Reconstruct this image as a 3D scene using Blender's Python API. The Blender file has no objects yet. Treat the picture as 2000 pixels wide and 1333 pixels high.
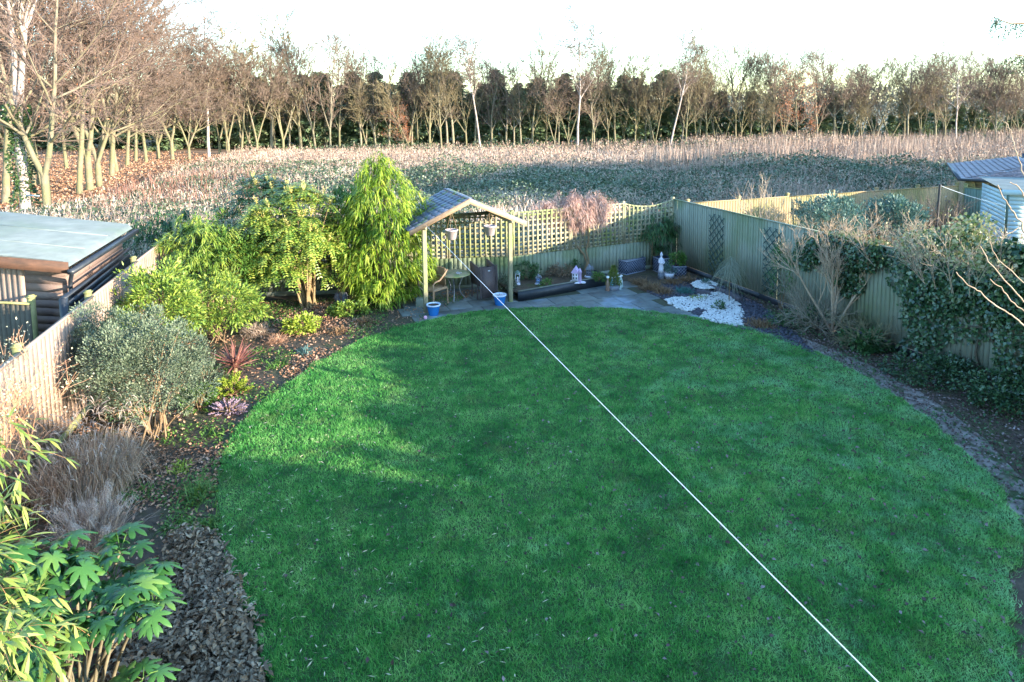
import bpy, math, random
import numpy as np
from mathutils import Vector
# ---------------------------------------------------------------- camera, sky, sun, exposure
SC = bpy.context.scene
F, PX, PY, H = 1300., 1000., 343., 5.1
TH, RO = math.radians(6.3), math.radians(.45)
def _rx(a): c, s = math.cos(a), math.sin(a); return np.array([[1,0,0],[0,c,-s],[0,s,c]])
def _rz(a): c, s = math.cos(a), math.sin(a); return np.array([[c,-s,0],[s,c,0],[0,0,1]])
RM = _rx(math.pi/2-TH) @ _rz(-RO)
CP = np.array([0, 0, H])
cd = bpy.data.cameras.new('camera'); cam = bpy.data.objects.new('camera', cd); SC.collection.objects.link(cam)
cd.sensor_width = 36; cd.lens = F/2000*36; cd.shift_y = -(666.5-PY)/2000; cd.clip_start = .05; cd.clip_end = 3000
from mathutils import Matrix
cam.matrix_world = Matrix.Translation((0, 0, H)) @ Matrix(RM.tolist()).to_4x4()
SC.camera = cam
SUN_EL = math.radians(9.8); SX, SY = .894, -.447           # towards the sun: right of and a little behind the camera
w = bpy.data.worlds.new('World'); SC.world = w; w.use_nodes = True
nt = w.node_tree; bg = nt.nodes['Background']
sky = nt.nodes.new('ShaderNodeTexSky'); sky.sky_type = 'NISHITA'; sky.sun_disc = False
sky.sun_elevation = SUN_EL; sky.sun_rotation = math.atan2(SX, SY); sky.air_density = 1.0; sky.dust_density = .3; sky.ozone_density = 1.5
mx = nt.nodes.new('ShaderNodeMix'); mx.data_type = 'RGBA'; mx.blend_type = 'MULTIPLY'; mx.inputs[0].default_value = 1; mx.inputs[7].default_value = (.80, 1.0, 1.17, 1)   # camera white balance towards blue
nt.links.new(sky.outputs[0], mx.inputs[6]); nt.links.new(mx.outputs[2], bg.inputs[0]); bg.inputs[1].default_value = .15
sd = bpy.data.lights.new('sun', 'SUN'); sd.energy = 3.0; sd.angle = math.radians(.5); sd.color = (1, .87, .70)
so = bpy.data.objects.new('sun', sd); SC.collection.objects.link(so)
sv = Vector((SX*math.cos(SUN_EL), SY*math.cos(SUN_EL), math.sin(SUN_EL)))
so.rotation_euler = sv.to_track_quat('Z', 'Y').to_euler()
SC.view_settings.view_transform = 'Standard'; SC.view_settings.look = 'None'; SC.view_settings.exposure = 2.78; SC.view_settings.gamma = 1
SC.cycles.max_bounces = 5; SC.cycles.diffuse_bounces = 3; SC.cycles.glossy_bounces = 2; SC.cycles.transmission_bounces = 3; SC.cycles.transparent_max_bounces = 4
# ---------------------------------------------------------------- pixel of the 2000 px photograph -> point in the place
def ray(x, y): return RM @ np.array([(x-PX)/F, -(y-PY)/F, -1.])
def at(x, y, z=0.):
    d = ray(x, y); return CP + d*((z-H)/d[2])
def atY(x, y, Y):
    d = ray(x, y); return CP + d*(Y/d[1])
def hit(x, y, p, n):
    d = ray(x, y); return CP + d*(np.dot(np.array(p)-CP, n)/np.dot(d, n))
def proj(P):
    q = (np.atleast_2d(P)-CP) @ RM
    return np.stack([PX+F*q[:,0]/-q[:,2], PY-F*q[:,1]/-q[:,2]], 1)
RG = np.random.default_rng(7)
U = np.array([0., 0, 1])
# ---------------------------------------------------------------- mesh helpers
def nrm(v): return v/np.maximum(np.linalg.norm(v, axis=-1, keepdims=True), 1e-9)
class MB:
    def __init__(s): s.V = []; s.F3 = []; s.F4 = []; s.n = 0
    def add(s, V, F):
        V = np.asarray(V, float).reshape(-1, 3); F = np.asarray(F, int)
        if len(F) == 0: return s
        (s.F3 if F.shape[1] == 3 else s.F4).append(F+s.n); s.V.append(V); s.n += len(V); return s
    def box(s, c, size, R=None):
        h = np.array(size)/2
        v = np.array([[x, y, z] for x in (-1, 1) for y in (-1, 1) for z in (-1, 1)])*h
        if R is not None: v = v @ np.asarray(R).T
        return s.add(v+np.array(c), [[0,1,3,2],[4,6,7,5],[0,4,5,1],[2,3,7,6],[0,2,6,4],[1,5,7,3]])
    def bar(s, a, b, w, t, up=U):
        a = np.array(a, float); b = np.array(b, float); d = b-a; L = np.linalg.norm(d); d = d/L
        x = np.cross(up, d); x = x/np.linalg.norm(x); y = np.cross(d, x)
        return s.box((a+b)/2, (w, t, L), np.stack([x, y, d], 1))
    def segs(s, P0, P1, R0, R1, k=3):
        P0 = np.atleast_2d(P0).astype(float); P1 = np.atleast_2d(P1).astype(float); n = len(P0)
        R0 = np.broadcast_to(R0, n)[:, None, None]; R1 = np.broadcast_to(R1, n)[:, None, None]
        d = nrm(P1-P0); a = np.where(np.abs(d[:, 2:]) > .9, np.array([[1., 0, 0]]), np.array([[0, 0, 1.]]))
        x = nrm(np.cross(d, a)); y = np.cross(d, x)
        t = np.arange(k)*2*math.pi/k
        ring = x[:, None]*np.cos(t)[None, :, None]+y[:, None]*np.sin(t)[None, :, None]
        V = np.concatenate([P0[:, None]+ring*R0, P1[:, None]+ring*R1], 1)
        i = np.arange(k); j = (i+1) % k
        f = np.stack([i, j, j+k, i+k], 1)
        Fq = (f[None]+(np.arange(n)*2*k)[:, None, None]).reshape(-1, 4)
        return s.add(V.reshape(-1, 3), Fq)
    def tube(s, P, R, k=8, cap=True):
        P = np.asarray(P, float); n = len(P); R = np.broadcast_to(R, n)
        d = np.gradient(P, axis=0); d = nrm(d)
        x = None; rings = []
        for i in range(n):
            if x is None:
                a = np.array([1., 0, 0]) if abs(d[i][2]) > .9 else U
                x = np.cross(d[i], a)
            else: x = x-d[i]*np.dot(x, d[i])
            x = x/np.linalg.norm(x); y = np.cross(d[i], x)
            t = np.arange(k)*2*math.pi/k
            rings.append(P[i]+(x*np.cos(t)[:, None]+y*np.sin(t)[:, None])*R[i])
        V = np.concatenate(rings); i = np.arange(k); j = (i+1) % k
        Fq = np.concatenate([np.stack([i, j, j+k, i+k], 1)+q*k for q in range(n-1)])
        s.add(V, Fq)
        if cap:
            for ring, c in ((rings[0], P[0]), (rings[-1], P[-1])):
                s.add(np.vstack([ring, c]), np.stack([i, j, np.full(k, k)], 1))
        return s
    def lathe(s, prof, k=20, c=(0, 0, 0), sx=1, sy=1):
        t = np.arange(k)*2*math.pi/k; V = []
        for r, z in prof: V.append(np.stack([np.cos(t)*r*sx, np.sin(t)*r*sy, np.full(k, z)], 1))
        i = np.arange(k); j = (i+1) % k
        Fq = np.concatenate([np.stack([i, j, j+k, i+k], 1)+q*k for q in range(len(prof)-1)])
        return s.add(np.concatenate(V)+np.array(c), Fq)
    def leaves(s, P, D, N, L, W, fold=.18):
        n = len(P)
        if n == 0: return s
        D = nrm(D); S = nrm(np.cross(D, N)); N = np.cross(S, D)
        L = np.broadcast_to(L, n)[:, None]; W = np.broadcast_to(W, n)[:, None]
        m = P+D*L*.45
        V = np.stack([P, m+S*W*.5+N*W*fold, P+D*L, m-S*W*.5+N*W*fold], 1).reshape(-1, 3)
        b = (np.arange(n)*4)[:, None]
        return s.add(V, np.concatenate([b+[[0, 1, 2]], b+[[0, 2, 3]]]))
    def strips(s, P, D, L, W, droop=.4, ns=4, N=None, base=.35, pw=2.):
        P = np.atleast_2d(P); n = len(P)
        if n == 0: return s
        D = nrm(D); L = np.broadcast_to(L, n); W = np.broadcast_to(W, n); dr = np.broadcast_to(droop, n)
        S = np.cross(D, U+RG.normal(0, .25, (n, 3))) if N is None else np.cross(D, N)
        S = nrm(S); t = np.linspace(0, 1, ns+1)
        C = P[:, None]+D[:, None]*L[:, None, None]*t[None, :, None]
        C[:, :, 2] -= (dr*L)[:, None]*t[None]**pw
        wd = np.where(t < .35, base+(1-base)*t/.35, 1-((t-.35)/.65)**1.6*.96)
        o = S[:, None]*(W[:, None]*wd[None]*.5)[:, :, None]
        V = np.stack([C-o, C+o], 2).reshape(-1, 3)
        i = np.arange(ns)*2; f = np.stack([i, i+1, i+3, i+2], 1)
        return s.add(V, (f[None]+(np.arange(n)*2*(ns+1))[:, None, None]).reshape(-1, 4))
    def mesh(s, name, org=(0, 0, 0), smooth=False):
        V = (np.concatenate(s.V) if s.V else np.zeros((0, 3)))-np.array(org)
        f3 = np.concatenate(s.F3) if s.F3 else np.zeros((0, 3), int); f4 = np.concatenate(s.F4) if s.F4 else np.zeros((0, 4), int)
        me = bpy.data.meshes.new(name); me.vertices.add(len(V)); me.vertices.foreach_set('co', V.astype(np.float32).ravel())
        li = np.concatenate([f3.ravel(), f4.ravel()]); me.loops.add(len(li)); me.loops.foreach_set('vertex_index', li.astype(np.int32))
        tot = np.concatenate([np.full(len(f3), 3), np.full(len(f4), 4)]); me.polygons.add(len(tot))
        me.polygons.foreach_set('loop_start', (np.cumsum(tot)-tot).astype(np.int32))
        if smooth: me.polygons.foreach_set('use_smooth', np.ones(len(tot), bool))
        me.update(calc_edges=True); me.validate(); return me
    def build(s, name, mat, parent=None, world=False, smooth=False, bevel=0):
        org = tuple(parent.location) if (parent is not None and world) else (0, 0, 0)
        me = s.mesh(name, org, smooth); me.materials.append(mat)
        o = bpy.data.objects.new(name, me); SC.collection.objects.link(o)
        if parent is not None: o.parent = parent
        if bevel:
            b = o.modifiers.new('bevel', 'BEVEL'); b.width = bevel; b.segments = 2; b.limit_method = 'ANGLE'
        return o
def tag(o, label=None, cat=None, group=None, kind=None):
    if label: o['label'] = label
    if cat: o['category'] = cat
    if group: o['group'] = group
    if kind: o['kind'] = kind
    return o
def thing(name, label, cat, loc=(0, 0, 0), rz=0, group=None, sc=1):
    o = bpy.data.objects.new(name, None); SC.collection.objects.link(o); o.empty_display_size = .1
    o.location = tuple(float(a) for a in loc); o.rotation_euler = (0, 0, rz); o.scale = (sc, sc, sc) if np.isscalar(sc) else sc
    return tag(o, label, cat, group)
def dup(root, label, loc, rz=0, sc=1, group=None):
    r = root.copy(); SC.collection.objects.link(r); r.location = tuple(float(a) for a in loc); r.rotation_euler = (0, 0, rz)
    r.scale = (sc, sc, sc) if np.isscalar(sc) else sc
    r['label'] = label
    if group: r['group'] = group
    for ch in list(root.children):
        c = ch.copy(); SC.collection.objects.link(c); c.parent = r
        for g in ch.children:
            e = g.copy(); SC.collection.objects.link(e); e.parent = c
    return r
def rvec(n): return nrm(RG.normal(0, 1, (n, 3)))
def uni(a, b, n=None): return RG.uniform(a, b, n)
# ---------------------------------------------------------------- materials
def base_mat(name):
    m = bpy.data.materials.new(name); m.use_nodes = True; n = m.node_tree
    return m, n, n.nodes['Principled BSDF'], n.links
def ramp(n, cols, interp='LINEAR', pos=None):
    r = n.nodes.new('ShaderNodeValToRGB'); e = r.color_ramp.elements; r.color_ramp.interpolation = interp
    while len(e) < len(cols): e.new(.5)
    for i, c in enumerate(cols):
        e[i].position = pos[i] if pos else i/(len(cols)-1); e[i].color = (*c, 1)
    return r
def noise(n, L, scale, detail=4, vec=None, rough=.55):
    t = n.nodes.new('ShaderNodeTexNoise'); t.inputs['Scale'].default_value = scale; t.inputs['Detail'].default_value = detail; t.inputs['Roughness'].default_value = rough
    if vec is not None: L.new(vec, t.inputs['Vector'])
    return t
def mixc(n, L, f, a, b, mode='MIX'):
    x = n.nodes.new('ShaderNodeMix'); x.data_type = 'RGBA'; x.blend_type = mode
    for s, v in ((0, f), (6, a), (7, b)):
        if hasattr(v, 'is_output'): L.new(v, x.inputs[s])
        else: x.inputs[s].default_value = v if s == 0 else (*v, 1)
    return x.outputs[2]
def mathn(n, L, op, a, b, clamp=False):
    x = n.nodes.new('ShaderNodeMath'); x.operation = op; x.use_clamp = clamp
    for s, v in ((0, a), (1, b)):
        if hasattr(v, 'is_output'): L.new(v, x.inputs[s])
        else: x.inputs[s].default_value = v
    return x.outputs[0]
def leafmat(name, cols, rough=.55, trans=.3, ns=1.2, back=None, spec=.3):
    m, n, p, L = base_mat(name)
    g = n.nodes.new('ShaderNodeNewGeometry'); nz = noise(n, L, ns, 2, g.outputs['Position'])
    v = mathn(n, L, 'ADD', mathn(n, L, 'MULTIPLY', g.outputs['Random Per Island'], .65), mathn(n, L, 'MULTIPLY', mathn(n, L, 'SUBTRACT', nz.outputs[0], .22), .62), True)
    r = ramp(n, cols); L.new(v, r.inputs[0])
    L.new(r.outputs[0], p.inputs['Base Color']); p.inputs['Roughness'].default_value = rough; p.inputs['Specular IOR Level'].default_value = spec
    if trans:
        t = n.nodes.new('ShaderNodeBsdfTranslucent'); L.new(r.outputs[0], t.inputs[0])
        x = n.nodes.new('ShaderNodeMixShader'); x.inputs[0].default_value = trans*.6
        L.new(p.outputs[0], x.inputs[1]); L.new(t.outputs[0], x.inputs[2]); L.new(x.outputs[0], n.nodes['Material Output'].inputs[0])
    return m
def surf(name, c1, c2, scale=4, rough=.8, bump=.3, c3=None, stretch=None, island=0, coord='pos', c3cut=(.5, .62), c3s=2., spec=.3, bd=.01, metal=0):
    m, n, p, L = base_mat(name)
    if coord == 'pos': v = n.nodes.new('ShaderNodeNewGeometry').outputs['Position']
    else: v = n.nodes.new('ShaderNodeTexCoord').outputs['Object']
    v0 = v
    if stretch:
        mp = n.nodes.new('ShaderNodeMapping'); mp.inputs['Scale'].default_value = stretch; L.new(v, mp.inputs[0]); v = mp.outputs[0]
    nz = noise(n, L, scale, 6, v, .65); f = nz.outputs[0]
    f = mathn(n, L, 'MULTIPLY', mathn(n, L, 'SUBTRACT', f, .28), 2.2, True)
    if island:
        g = n.nodes.new('ShaderNodeNewGeometry')
        f = mathn(n, L, 'ADD', mathn(n, L, 'MULTIPLY', f, 1-island), mathn(n, L, 'MULTIPLY', g.outputs['Random Per Island'], island), True)
    r = ramp(n, [c1, c2]); L.new(f, r.inputs[0]); col = r.outputs[0]
    if c3 is not None:
        n2 = noise(n, L, c3s, 5, v0); r2 = ramp(n, [(0, 0, 0), (1, 1, 1)], pos=list(c3cut)); L.new(n2.outputs[0], r2.inputs[0])
        col = mixc(n, L, r2.outputs[0], col, c3)
    L.new(col, p.inputs['Base Color']); p.inputs['Roughness'].default_value = rough; p.inputs['Specular IOR Level'].default_value = spec; p.inputs['Metallic'].default_value = metal
    if bump:
        b = n.nodes.new('ShaderNodeBump'); b.inputs['Strength'].default_value = bump; b.inputs['Distance'].default_value = bd
        L.new(nz.outputs[0], b.inputs['Height']); L.new(b.outputs[0], p.inputs['Normal'])
    return m
def barkmat(name, lo, hi, moss=None, mz=(2., 5.), rough=.9):
    m, n, p, L = base_mat(name)
    g = n.nodes.new('ShaderNodeNewGeometry'); nz = noise(n, L, 3, 5, g.outputs['Position'], .7)
    r = ramp(n, [lo, hi]); L.new(mathn(n, L, 'MULTIPLY', mathn(n, L, 'SUBTRACT', nz.outputs[0], .25), 2, True), r.inputs[0]); col = r.outputs[0]
    if moss is not None:
        s = n.nodes.new('ShaderNodeSeparateXYZ'); L.new(g.outputs['Position'], s.inputs[0])
        mr = n.nodes.new('ShaderNodeMapRange'); L.new(s.outputs[2], mr.inputs[0]); mr.inputs[1].default_value = mz[0]; mr.inputs[2].default_value = mz[1]; mr.inputs[3].default_value = 1; mr.inputs[4].default_value = .1
        nn = noise(n, L, 1.6, 4, g.outputs['Position']); f = mathn(n, L, 'MULTIPLY', mr.outputs[0], mathn(n, L, 'MULTIPLY', mathn(n, L, 'SUBTRACT', nn.outputs[0], .3), 3.2, True), True)
        col = mixc(n, L, f, col, moss)
    L.new(col, p.inputs['Base Color']); p.inputs['Roughness'].default_value = rough; p.inputs['Specular IOR Level'].default_value = .15
    b = n.nodes.new('ShaderNodeBump'); b.inputs['Strength'].default_value = .9; b.inputs['Distance'].default_value = .05; L.new(nz.outputs[0], b.inputs['Height']); L.new(b.outputs[0], p.inputs['Normal'])
    return m
BARK = barkmat('mossy_bark', (.10, .08, .055), (.28, .23, .17), (.17, .16, .085), (3., 8.))
BARK2 = barkmat('grey_bark', (.12, .10, .075), (.33, .28, .22), (.19, .175, .11), (2., 7.))
BIRCH = barkmat('birch_bark', (.22, .17, .14), (.55, .47, .42))
TWIG = surf('twig_brown', (.11, .08, .06), (.22, .16, .125), 2, .9, 0)
TWIGY = surf('twig_olive', (.12, .10, .055), (.24, .195, .11), 2, .9, 0)
TWIGR = surf('twig_red', (.13, .088, .07), (.25, .175, .14), 2, .9, 0)
STEM = surf('shrub_stem', (.14, .09, .05), (.27, .19, .11), 8, .9, .2)
PALESTEM = surf('pale_stem', (.30, .21, .14), (.48, .37, .27), 8, .8, .2)
# ---------------------------------------------------------------- polygon sampling
def inpoly(P, poly):
    x, y = P[:, 0], P[:, 1]; r = np.zeros(len(P), bool); j = len(poly)-1
    for i in range(len(poly)):
        xi, yi = poly[i][:2]; xj, yj = poly[j][:2]
        c = ((yi > y) != (yj > y)) & (x < (xj-xi)*(y-yi)/((yj-yi) or 1e-9)+xi); r ^= c; j = i
    return r
def scatter(poly, n, dens=None):
    poly = np.array(poly)[:, :2]; lo, hi = poly.min(0), poly.max(0); out = []; c = 0
    while c < n:
        P = lo+(hi-lo)*RG.random((n*2, 2)); P = P[inpoly(P, poly)]
        if dens is not None: P = P[RG.random(len(P)) < dens(P)]
        out.append(P); c += len(P)
    P = np.concatenate(out)[:n]; return np.column_stack([P, np.zeros(n)])
def sheet(poly, z, thick=0):
    from mathutils.geometry import tessellate_polygon
    P = [Vector((a[0], a[1], z)) for a in poly]; t = tessellate_polygon([P])
    m = MB(); V = np.array([tuple(p) for p in P]); T = np.array([tuple(q) for q in t])
    a = V[T]; nz = np.cross(a[:, 1]-a[:, 0], a[:, 2]-a[:, 0])[:, 2]; T[nz < 0] = T[nz < 0][:, ::-1]
    m.add(V, T)
    if thick:
        k = len(V); W = V.copy(); W[:, 2] = z-thick; i = np.arange(k); m.add(np.vstack([V, W]), np.stack([i, (i+1) % k, (i+1) % k+k, i+k], 1))
    return m
def vnoise(P, s, seed=0):                               # cheap smooth 2-D value noise, 0..1
    q = P[:, :2]*s+seed*17.3; i = np.floor(q).astype(int); f = q-i; f = f*f*(3-2*f)
    def h(a, b): v = np.sin(a*127.1+b*311.7+seed*74.7)*43758.5453; return v-np.floor(v)
    a, b = i[:, 0], i[:, 1]
    return (h(a, b)*(1-f[:, 0])+h(a+1, b)*f[:, 0])*(1-f[:, 1])+(h(a, b+1)*(1-f[:, 0])+h(a+1, b+1)*f[:, 0])*f[:, 1]
# ================================================================ GROUND AND GARDEN SURFACES
def groundmat():
    m, n, p, L = base_mat('ground')
    g = n.nodes.new('ShaderNodeNewGeometry'); a = noise(n, L, .35, 6, g.outputs['Position'], .7); b = noise(n, L, 6, 5, g.outputs['Position'], .7)
    r1 = ramp(n, [(.10, .06, .035), (.26, .15, .08), (.34, .22, .13)]); L.new(b.outputs[0], r1.inputs[0])
    r2 = ramp(n, [(.08, .08, .04), (.22, .19, .12)]); L.new(a.outputs[0], r2.inputs[0])
    s = n.nodes.new('ShaderNodeSeparateXYZ'); L.new(g.outputs['Position'], s.inputs[0])
    mr = n.nodes.new('ShaderNodeMapRange'); L.new(s.outputs[0], mr.inputs[0]); mr.inputs[1].default_value = -22; mr.inputs[2].default_value = -14
    L.new(mixc(n, L, mr.outputs[0], r1.outputs[0], r2.outputs[0]), p.inputs['Base Color']); p.inputs['Roughness'].default_value = .95
    return m
tag(sheet([(-700, -300), (900, -300), (900, 1500), (-700, 1500)], 0).build('ground', groundmat()), kind='structure')
WR = nrm(at(1949, 763)-at(1357, 536)); C0 = at(1357, 536)-WR*1.12; C0[2] = 0
NRF = np.array([-WR[1], WR[0], 0]); NRF = NRF if NRF[0] < 0 else -NRF        # right fence's face, towards the garden
LF0 = np.array([-6.71, 9.08, 0]); WL = nrm(np.array([-.26, 1, 0])); NLF = np.array([WL[1], -WL[0], 0])
BK = np.array([0, 17.98, 0]); LC = LF0+WL*8.2; LN = LF0-WL*9.0; RN = C0+WR*21
garden = [LN, RN, C0, BK, LC]
SOIL = surf('soil', (.035, .028, .02), (.12, .092, .062), 9, .95, 1, bd=.03, c3=(.06, .075, .03), c3cut=(.5, .7))
sh = sheet(garden, .006).build('flower_bed', SOIL); tag(sh, kind='structure')
lawn_px = [(525,1333),(500,1240),(470,1160),(440,1090),(425,1010),(423,950),(435,890),(470,830),(510,790),(560,755),(620,712),(700,668),(780,642),(850,624),(930,611),(1000,605),(1100,602),(1180,603),(1250,608),(1330,618),(1400,630),(1470,645),(1540,668),(1620,703),(1700,745),(1770,790),(1830,835),(1890,890),(1940,950),(1985,1010),(2010,1060),(1990,1090),(1974,1120),(1968,1180),(1980,1260),(2010,1333),(2100,1450),(1800,1600),(560,1500)]
lawn = np.array([at(*p) for p in lawn_px])
def resample(P, n=240, jit=.02):
    P = np.vstack([P, P[:1]]); d = np.r_[0, np.cumsum(np.linalg.norm(np.diff(P, axis=0), axis=1))]
    t = np.linspace(0, d[-1], n+1)[:-1]; Q = np.stack([np.interp(t, d, P[:, i]) for i in range(3)], 1)
    for _ in range(3): Q = .25*np.roll(Q, 1, 0)+.5*Q+.25*np.roll(Q, -1, 0)
    Q[:, :2] += RG.normal(0, jit, (n, 2)); return Q
lawn = resample(lawn, 300, .035)
tag(sheet(lawn, .035, .03).build('lawn', surf('lawn_earth', (.02, .05, .015), (.05, .10, .03), 12, .95, .6)), kind='structure')
def grassmat():
    m, n, p, L = base_mat('grass')
    g = n.nodes.new('ShaderNodeNewGeometry'); P = g.outputs['Position']
    a = noise(n, L, .9, 3, P, .6); b = noise(n, L, 3.6, 5, P, .7)
    v = mathn(n, L, 'ADD', mathn(n, L, 'MULTIPLY', g.outputs['Random Per Island'], .42), mathn(n, L, 'MULTIPLY', mathn(n, L, 'SUBTRACT', mathn(n, L, 'ADD', a.outputs[0], b.outputs[0]), .68), 1.3), True)
    r = ramp(n, [(.010, .085, .016), (.036, .215, .042), (.11, .38, .075), (.28, .54, .16)]); L.new(v, r.inputs[0])
    fr = noise(n, L, 1.1, 7, P, .78); s = n.nodes.new('ShaderNodeSeparateXYZ'); L.new(P, s.inputs[0])
    q = mathn(n, L, 'ADD', fr.outputs[0], mathn(n, L, 'MULTIPLY', mathn(n, L, 'ADD', s.outputs[0], -1.5), .022))
    rr = ramp(n, [(0, 0, 0), (1, 1, 1)], pos=[.53, .70]); L.new(q, rr.inputs[0])
    col = mixc(n, L, mathn(n, L, 'MULTIPLY', rr.outputs[0], .55), r.outputs[0], (.36, .66, .36))
    th = noise(n, L, 1.7, 5, P, .7); r3 = ramp(n, [(0, 0, 0), (1, 1, 1)], pos=[.55, .72]); L.new(th.outputs[0], r3.inputs[0])
    col = mixc(n, L, mathn(n, L, 'MULTIPLY', r3.outputs[0], .55), col, (.24, .29, .10))
    L.new(col, p.inputs['Base Color']); p.inputs['Roughness'].default_value = .5; p.inputs['Specular IOR Level'].default_value = .25
    t = n.nodes.new('ShaderNodeBsdfTranslucent'); L.new(col, t.inputs[0]); x = n.nodes.new('ShaderNodeMixShader'); x.inputs[0].default_value = .25
    L.new(p.outputs[0], x.inputs[1]); L.new(t.outputs[0], x.inputs[2]); L.new(x.outputs[0], n.nodes['Material Output'].inputs[0]); return m
def blades(P, h, w_, lean=.5):
    n = len(P); D = nrm(np.column_stack([RG.normal(0, lean, (n, 2)), np.ones(n)])); S = nrm(np.cross(D, rvec(n)))
    V = np.stack([P-S*w_[:, None]/2, P+S*w_[:, None]/2, P+D*h[:, None]], 1).reshape(-1, 3)
    return V, np.arange(3*n).reshape(-1, 3)
lp = lawn[lawn[:, 1] > 4.2] if False else lawn
gp = scatter(lawn, 430000, lambda P: np.clip(6.5/np.maximum(P[:, 1], 3), .35, 1)*(P[:, 1] > 4.3)*(np.abs(P[:, 0]) < P[:, 1]*.85+.4))
gp[:, 2] = .033
hh = .022+.03*vnoise(gp, 2.2, 3)+.018*vnoise(gp, 9, 4)+uni(0, .012, len(gp))
V_, F_ = blades(gp, hh, uni(.005, .010, len(gp)), .75)
gm = MB(); gm.add(V_, F_)
e = np.repeat(lawn, 26, 0)+np.column_stack([RG.normal(0, .035, (len(lawn)*26, 2)), np.zeros(len(lawn)*26)])       # shaggy edge
V_, F_ = blades(e, uni(.03, .075, len(e)), uni(.007, .012, len(e)), .7); gm.add(V_, F_)
tag(gm.build('grass', grassmat()), 'short frosty green grass covering the round lawn', 'grass', kind='stuff')
# fallen leaves on the lawn: brown and dark ones all over, slim straw-coloured bamboo leaves near the left
DEADL = leafmat('dead_leaf', [(.02, .014, .016), (.07, .04, .035), (.16, .11, .10), (.38, .33, .32)], .6, .1, 3)
STRAWL = leafmat('straw_leaf', [(.30, .26, .13), (.55, .50, .32), (.6, .55, .42)], .6, .2)
P = scatter(lawn, 1900, lambda P: .25+.75*np.clip(P[:, 0]/8+.35, 0, 1)); P[:, 2] = uni(.055, .075, len(P))
D = rvec(len(P)); D[:, 2] *= .25; N = U+RG.normal(0, .35, (len(P), 3)); s_ = uni(.02, .058, len(P))
m1 = MB().leaves(P, D, N, s_*1.15, s_*.75, .3)
tag(m1.build('fallen_leaves', DEADL), 'small dark fallen leaves strewn over the lawn', 'fallen leaves', kind='stuff')
P = scatter(lawn, 420, lambda P: np.clip(1-(P[:, 0]+4)/5, 0, 1)*np.clip(1.5-P[:, 1]/9, .0, 1)); P[:, 2] = .075
D = rvec(len(P)); D[:, 2] *= .15
tag(MB().leaves(P, D, U+RG.normal(0, .3, (len(P), 3)), uni(.04, .085, len(P)), uni(.008, .014, len(P)), .2).build('fallen_leaves', STRAWL), 'slim straw coloured bamboo leaves lying on the near left lawn', 'fallen leaves', kind='stuff')
# ---- patio slabs
UX = nrm(at(997, 591)-at(832, 612)); UY = np.array([-UX[1], UX[0], 0]); PO = at(832, 612)
pat_px = [(800,640),(1000,640),(1180,640),(1330,655),(1450,655),(1380,620),(1300,590),(1262,572),(1225,558),(1185,556),(1010,592),(990,545),(860,535),(800,590)]
pat = np.array([at(*p) for p in pat_px])
pm = MB(); pm2 = MB(); RP = np.stack([UX, UY, U], 1)
sz = .6
for i in range(-3, 16):
    for j in range(-6, 5):
        c = PO+UX*(i+.5+(.3 if j % 2 else 0))*sz+UY*(j+.35)*sz
        if inpoly(c[None], pat)[0]:
            pm.box(c+[0, 0, .0+RG.uniform(-.003, .003)], (sz-.014, sz-.014, .05), RP)
SLAB = surf('paving', (.06, .068, .068), (.19, .22, .20), 3, .7, .2, c3=(.22, .28, .33), c3cut=(.52, .66), c3s=.9, island=.35)
tag(sheet(pat, .012).build('patio', surf('joint_sand', (.03, .04, .02), (.08, .08, .05), 20, .95, .3)), kind='structure')
tag(pm.build('paving', SLAB, bevel=.004), kind='structure')
# ================================================================ FENCES
FGREEN = surf('weathered_green_timber', (.14, .165, .125), (.29, .31, .24), 5, .85, .3, c3=(.12, .16, .07), c3cut=(.46, .66), c3s=.55, stretch=(14, 14, 1), island=.3)
FPINK = surf('pinkish_tan_timber', (.30, .205, .15), (.42, .30, .225), 5, .85, .3, c3=(.20, .16, .11), c3cut=(.52, .75), c3s=1.3, stretch=(14, 14, 1), island=.35)  # pinkish tan base with browner noise patches, tone varies per board
FTAN = surf('tan_timber', (.24, .17, .09), (.38, .28, .15), 5, .85, .3, c3=(.17, .16, .06), c3cut=(.5, .66), c3s=.7, stretch=(14, 14, 1), island=.4)
FMOSS = surf('mossy_timber', (.16, .18, .07), (.34, .30, .14), 6, .9, .3)
TRELL = surf('trellis_timber', (.21, .19, .12), (.36, .32, .21), 6, .85, .3, c3=(.20, .22, .09), c3cut=(.5, .62), c3s=1.2, island=.3)
BLACK = surf('black_stain', (.012, .016, .022), (.03, .036, .045), 8, .45, .2, spec=.5)
def boards(m, A, B, z0, z1, N, bw=.1, gaps=0, t=.014, zj=.004):
    A = np.array(A); B = np.array(B); L = np.linalg.norm(B-A); d = (B-A)/L; n = max(1, int(round(L/bw))); s = L/n
    for i in range(n):
        g = .013 if (gaps and RG.random() < gaps) else 0
        zt = z1+RG.uniform(-zj, zj); c = A+d*(i+.5)*s+N*(.003*(i % 2)); c = c.copy(); c[2] = (z0+zt)/2
        a = math.radians(3.5); dd = d*math.cos(a)+N*math.sin(a); nn = np.cross(dd, U)
        m.box(c, (s-.001-g, t, zt-z0), np.stack([dd, nn, U], 1))
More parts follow.
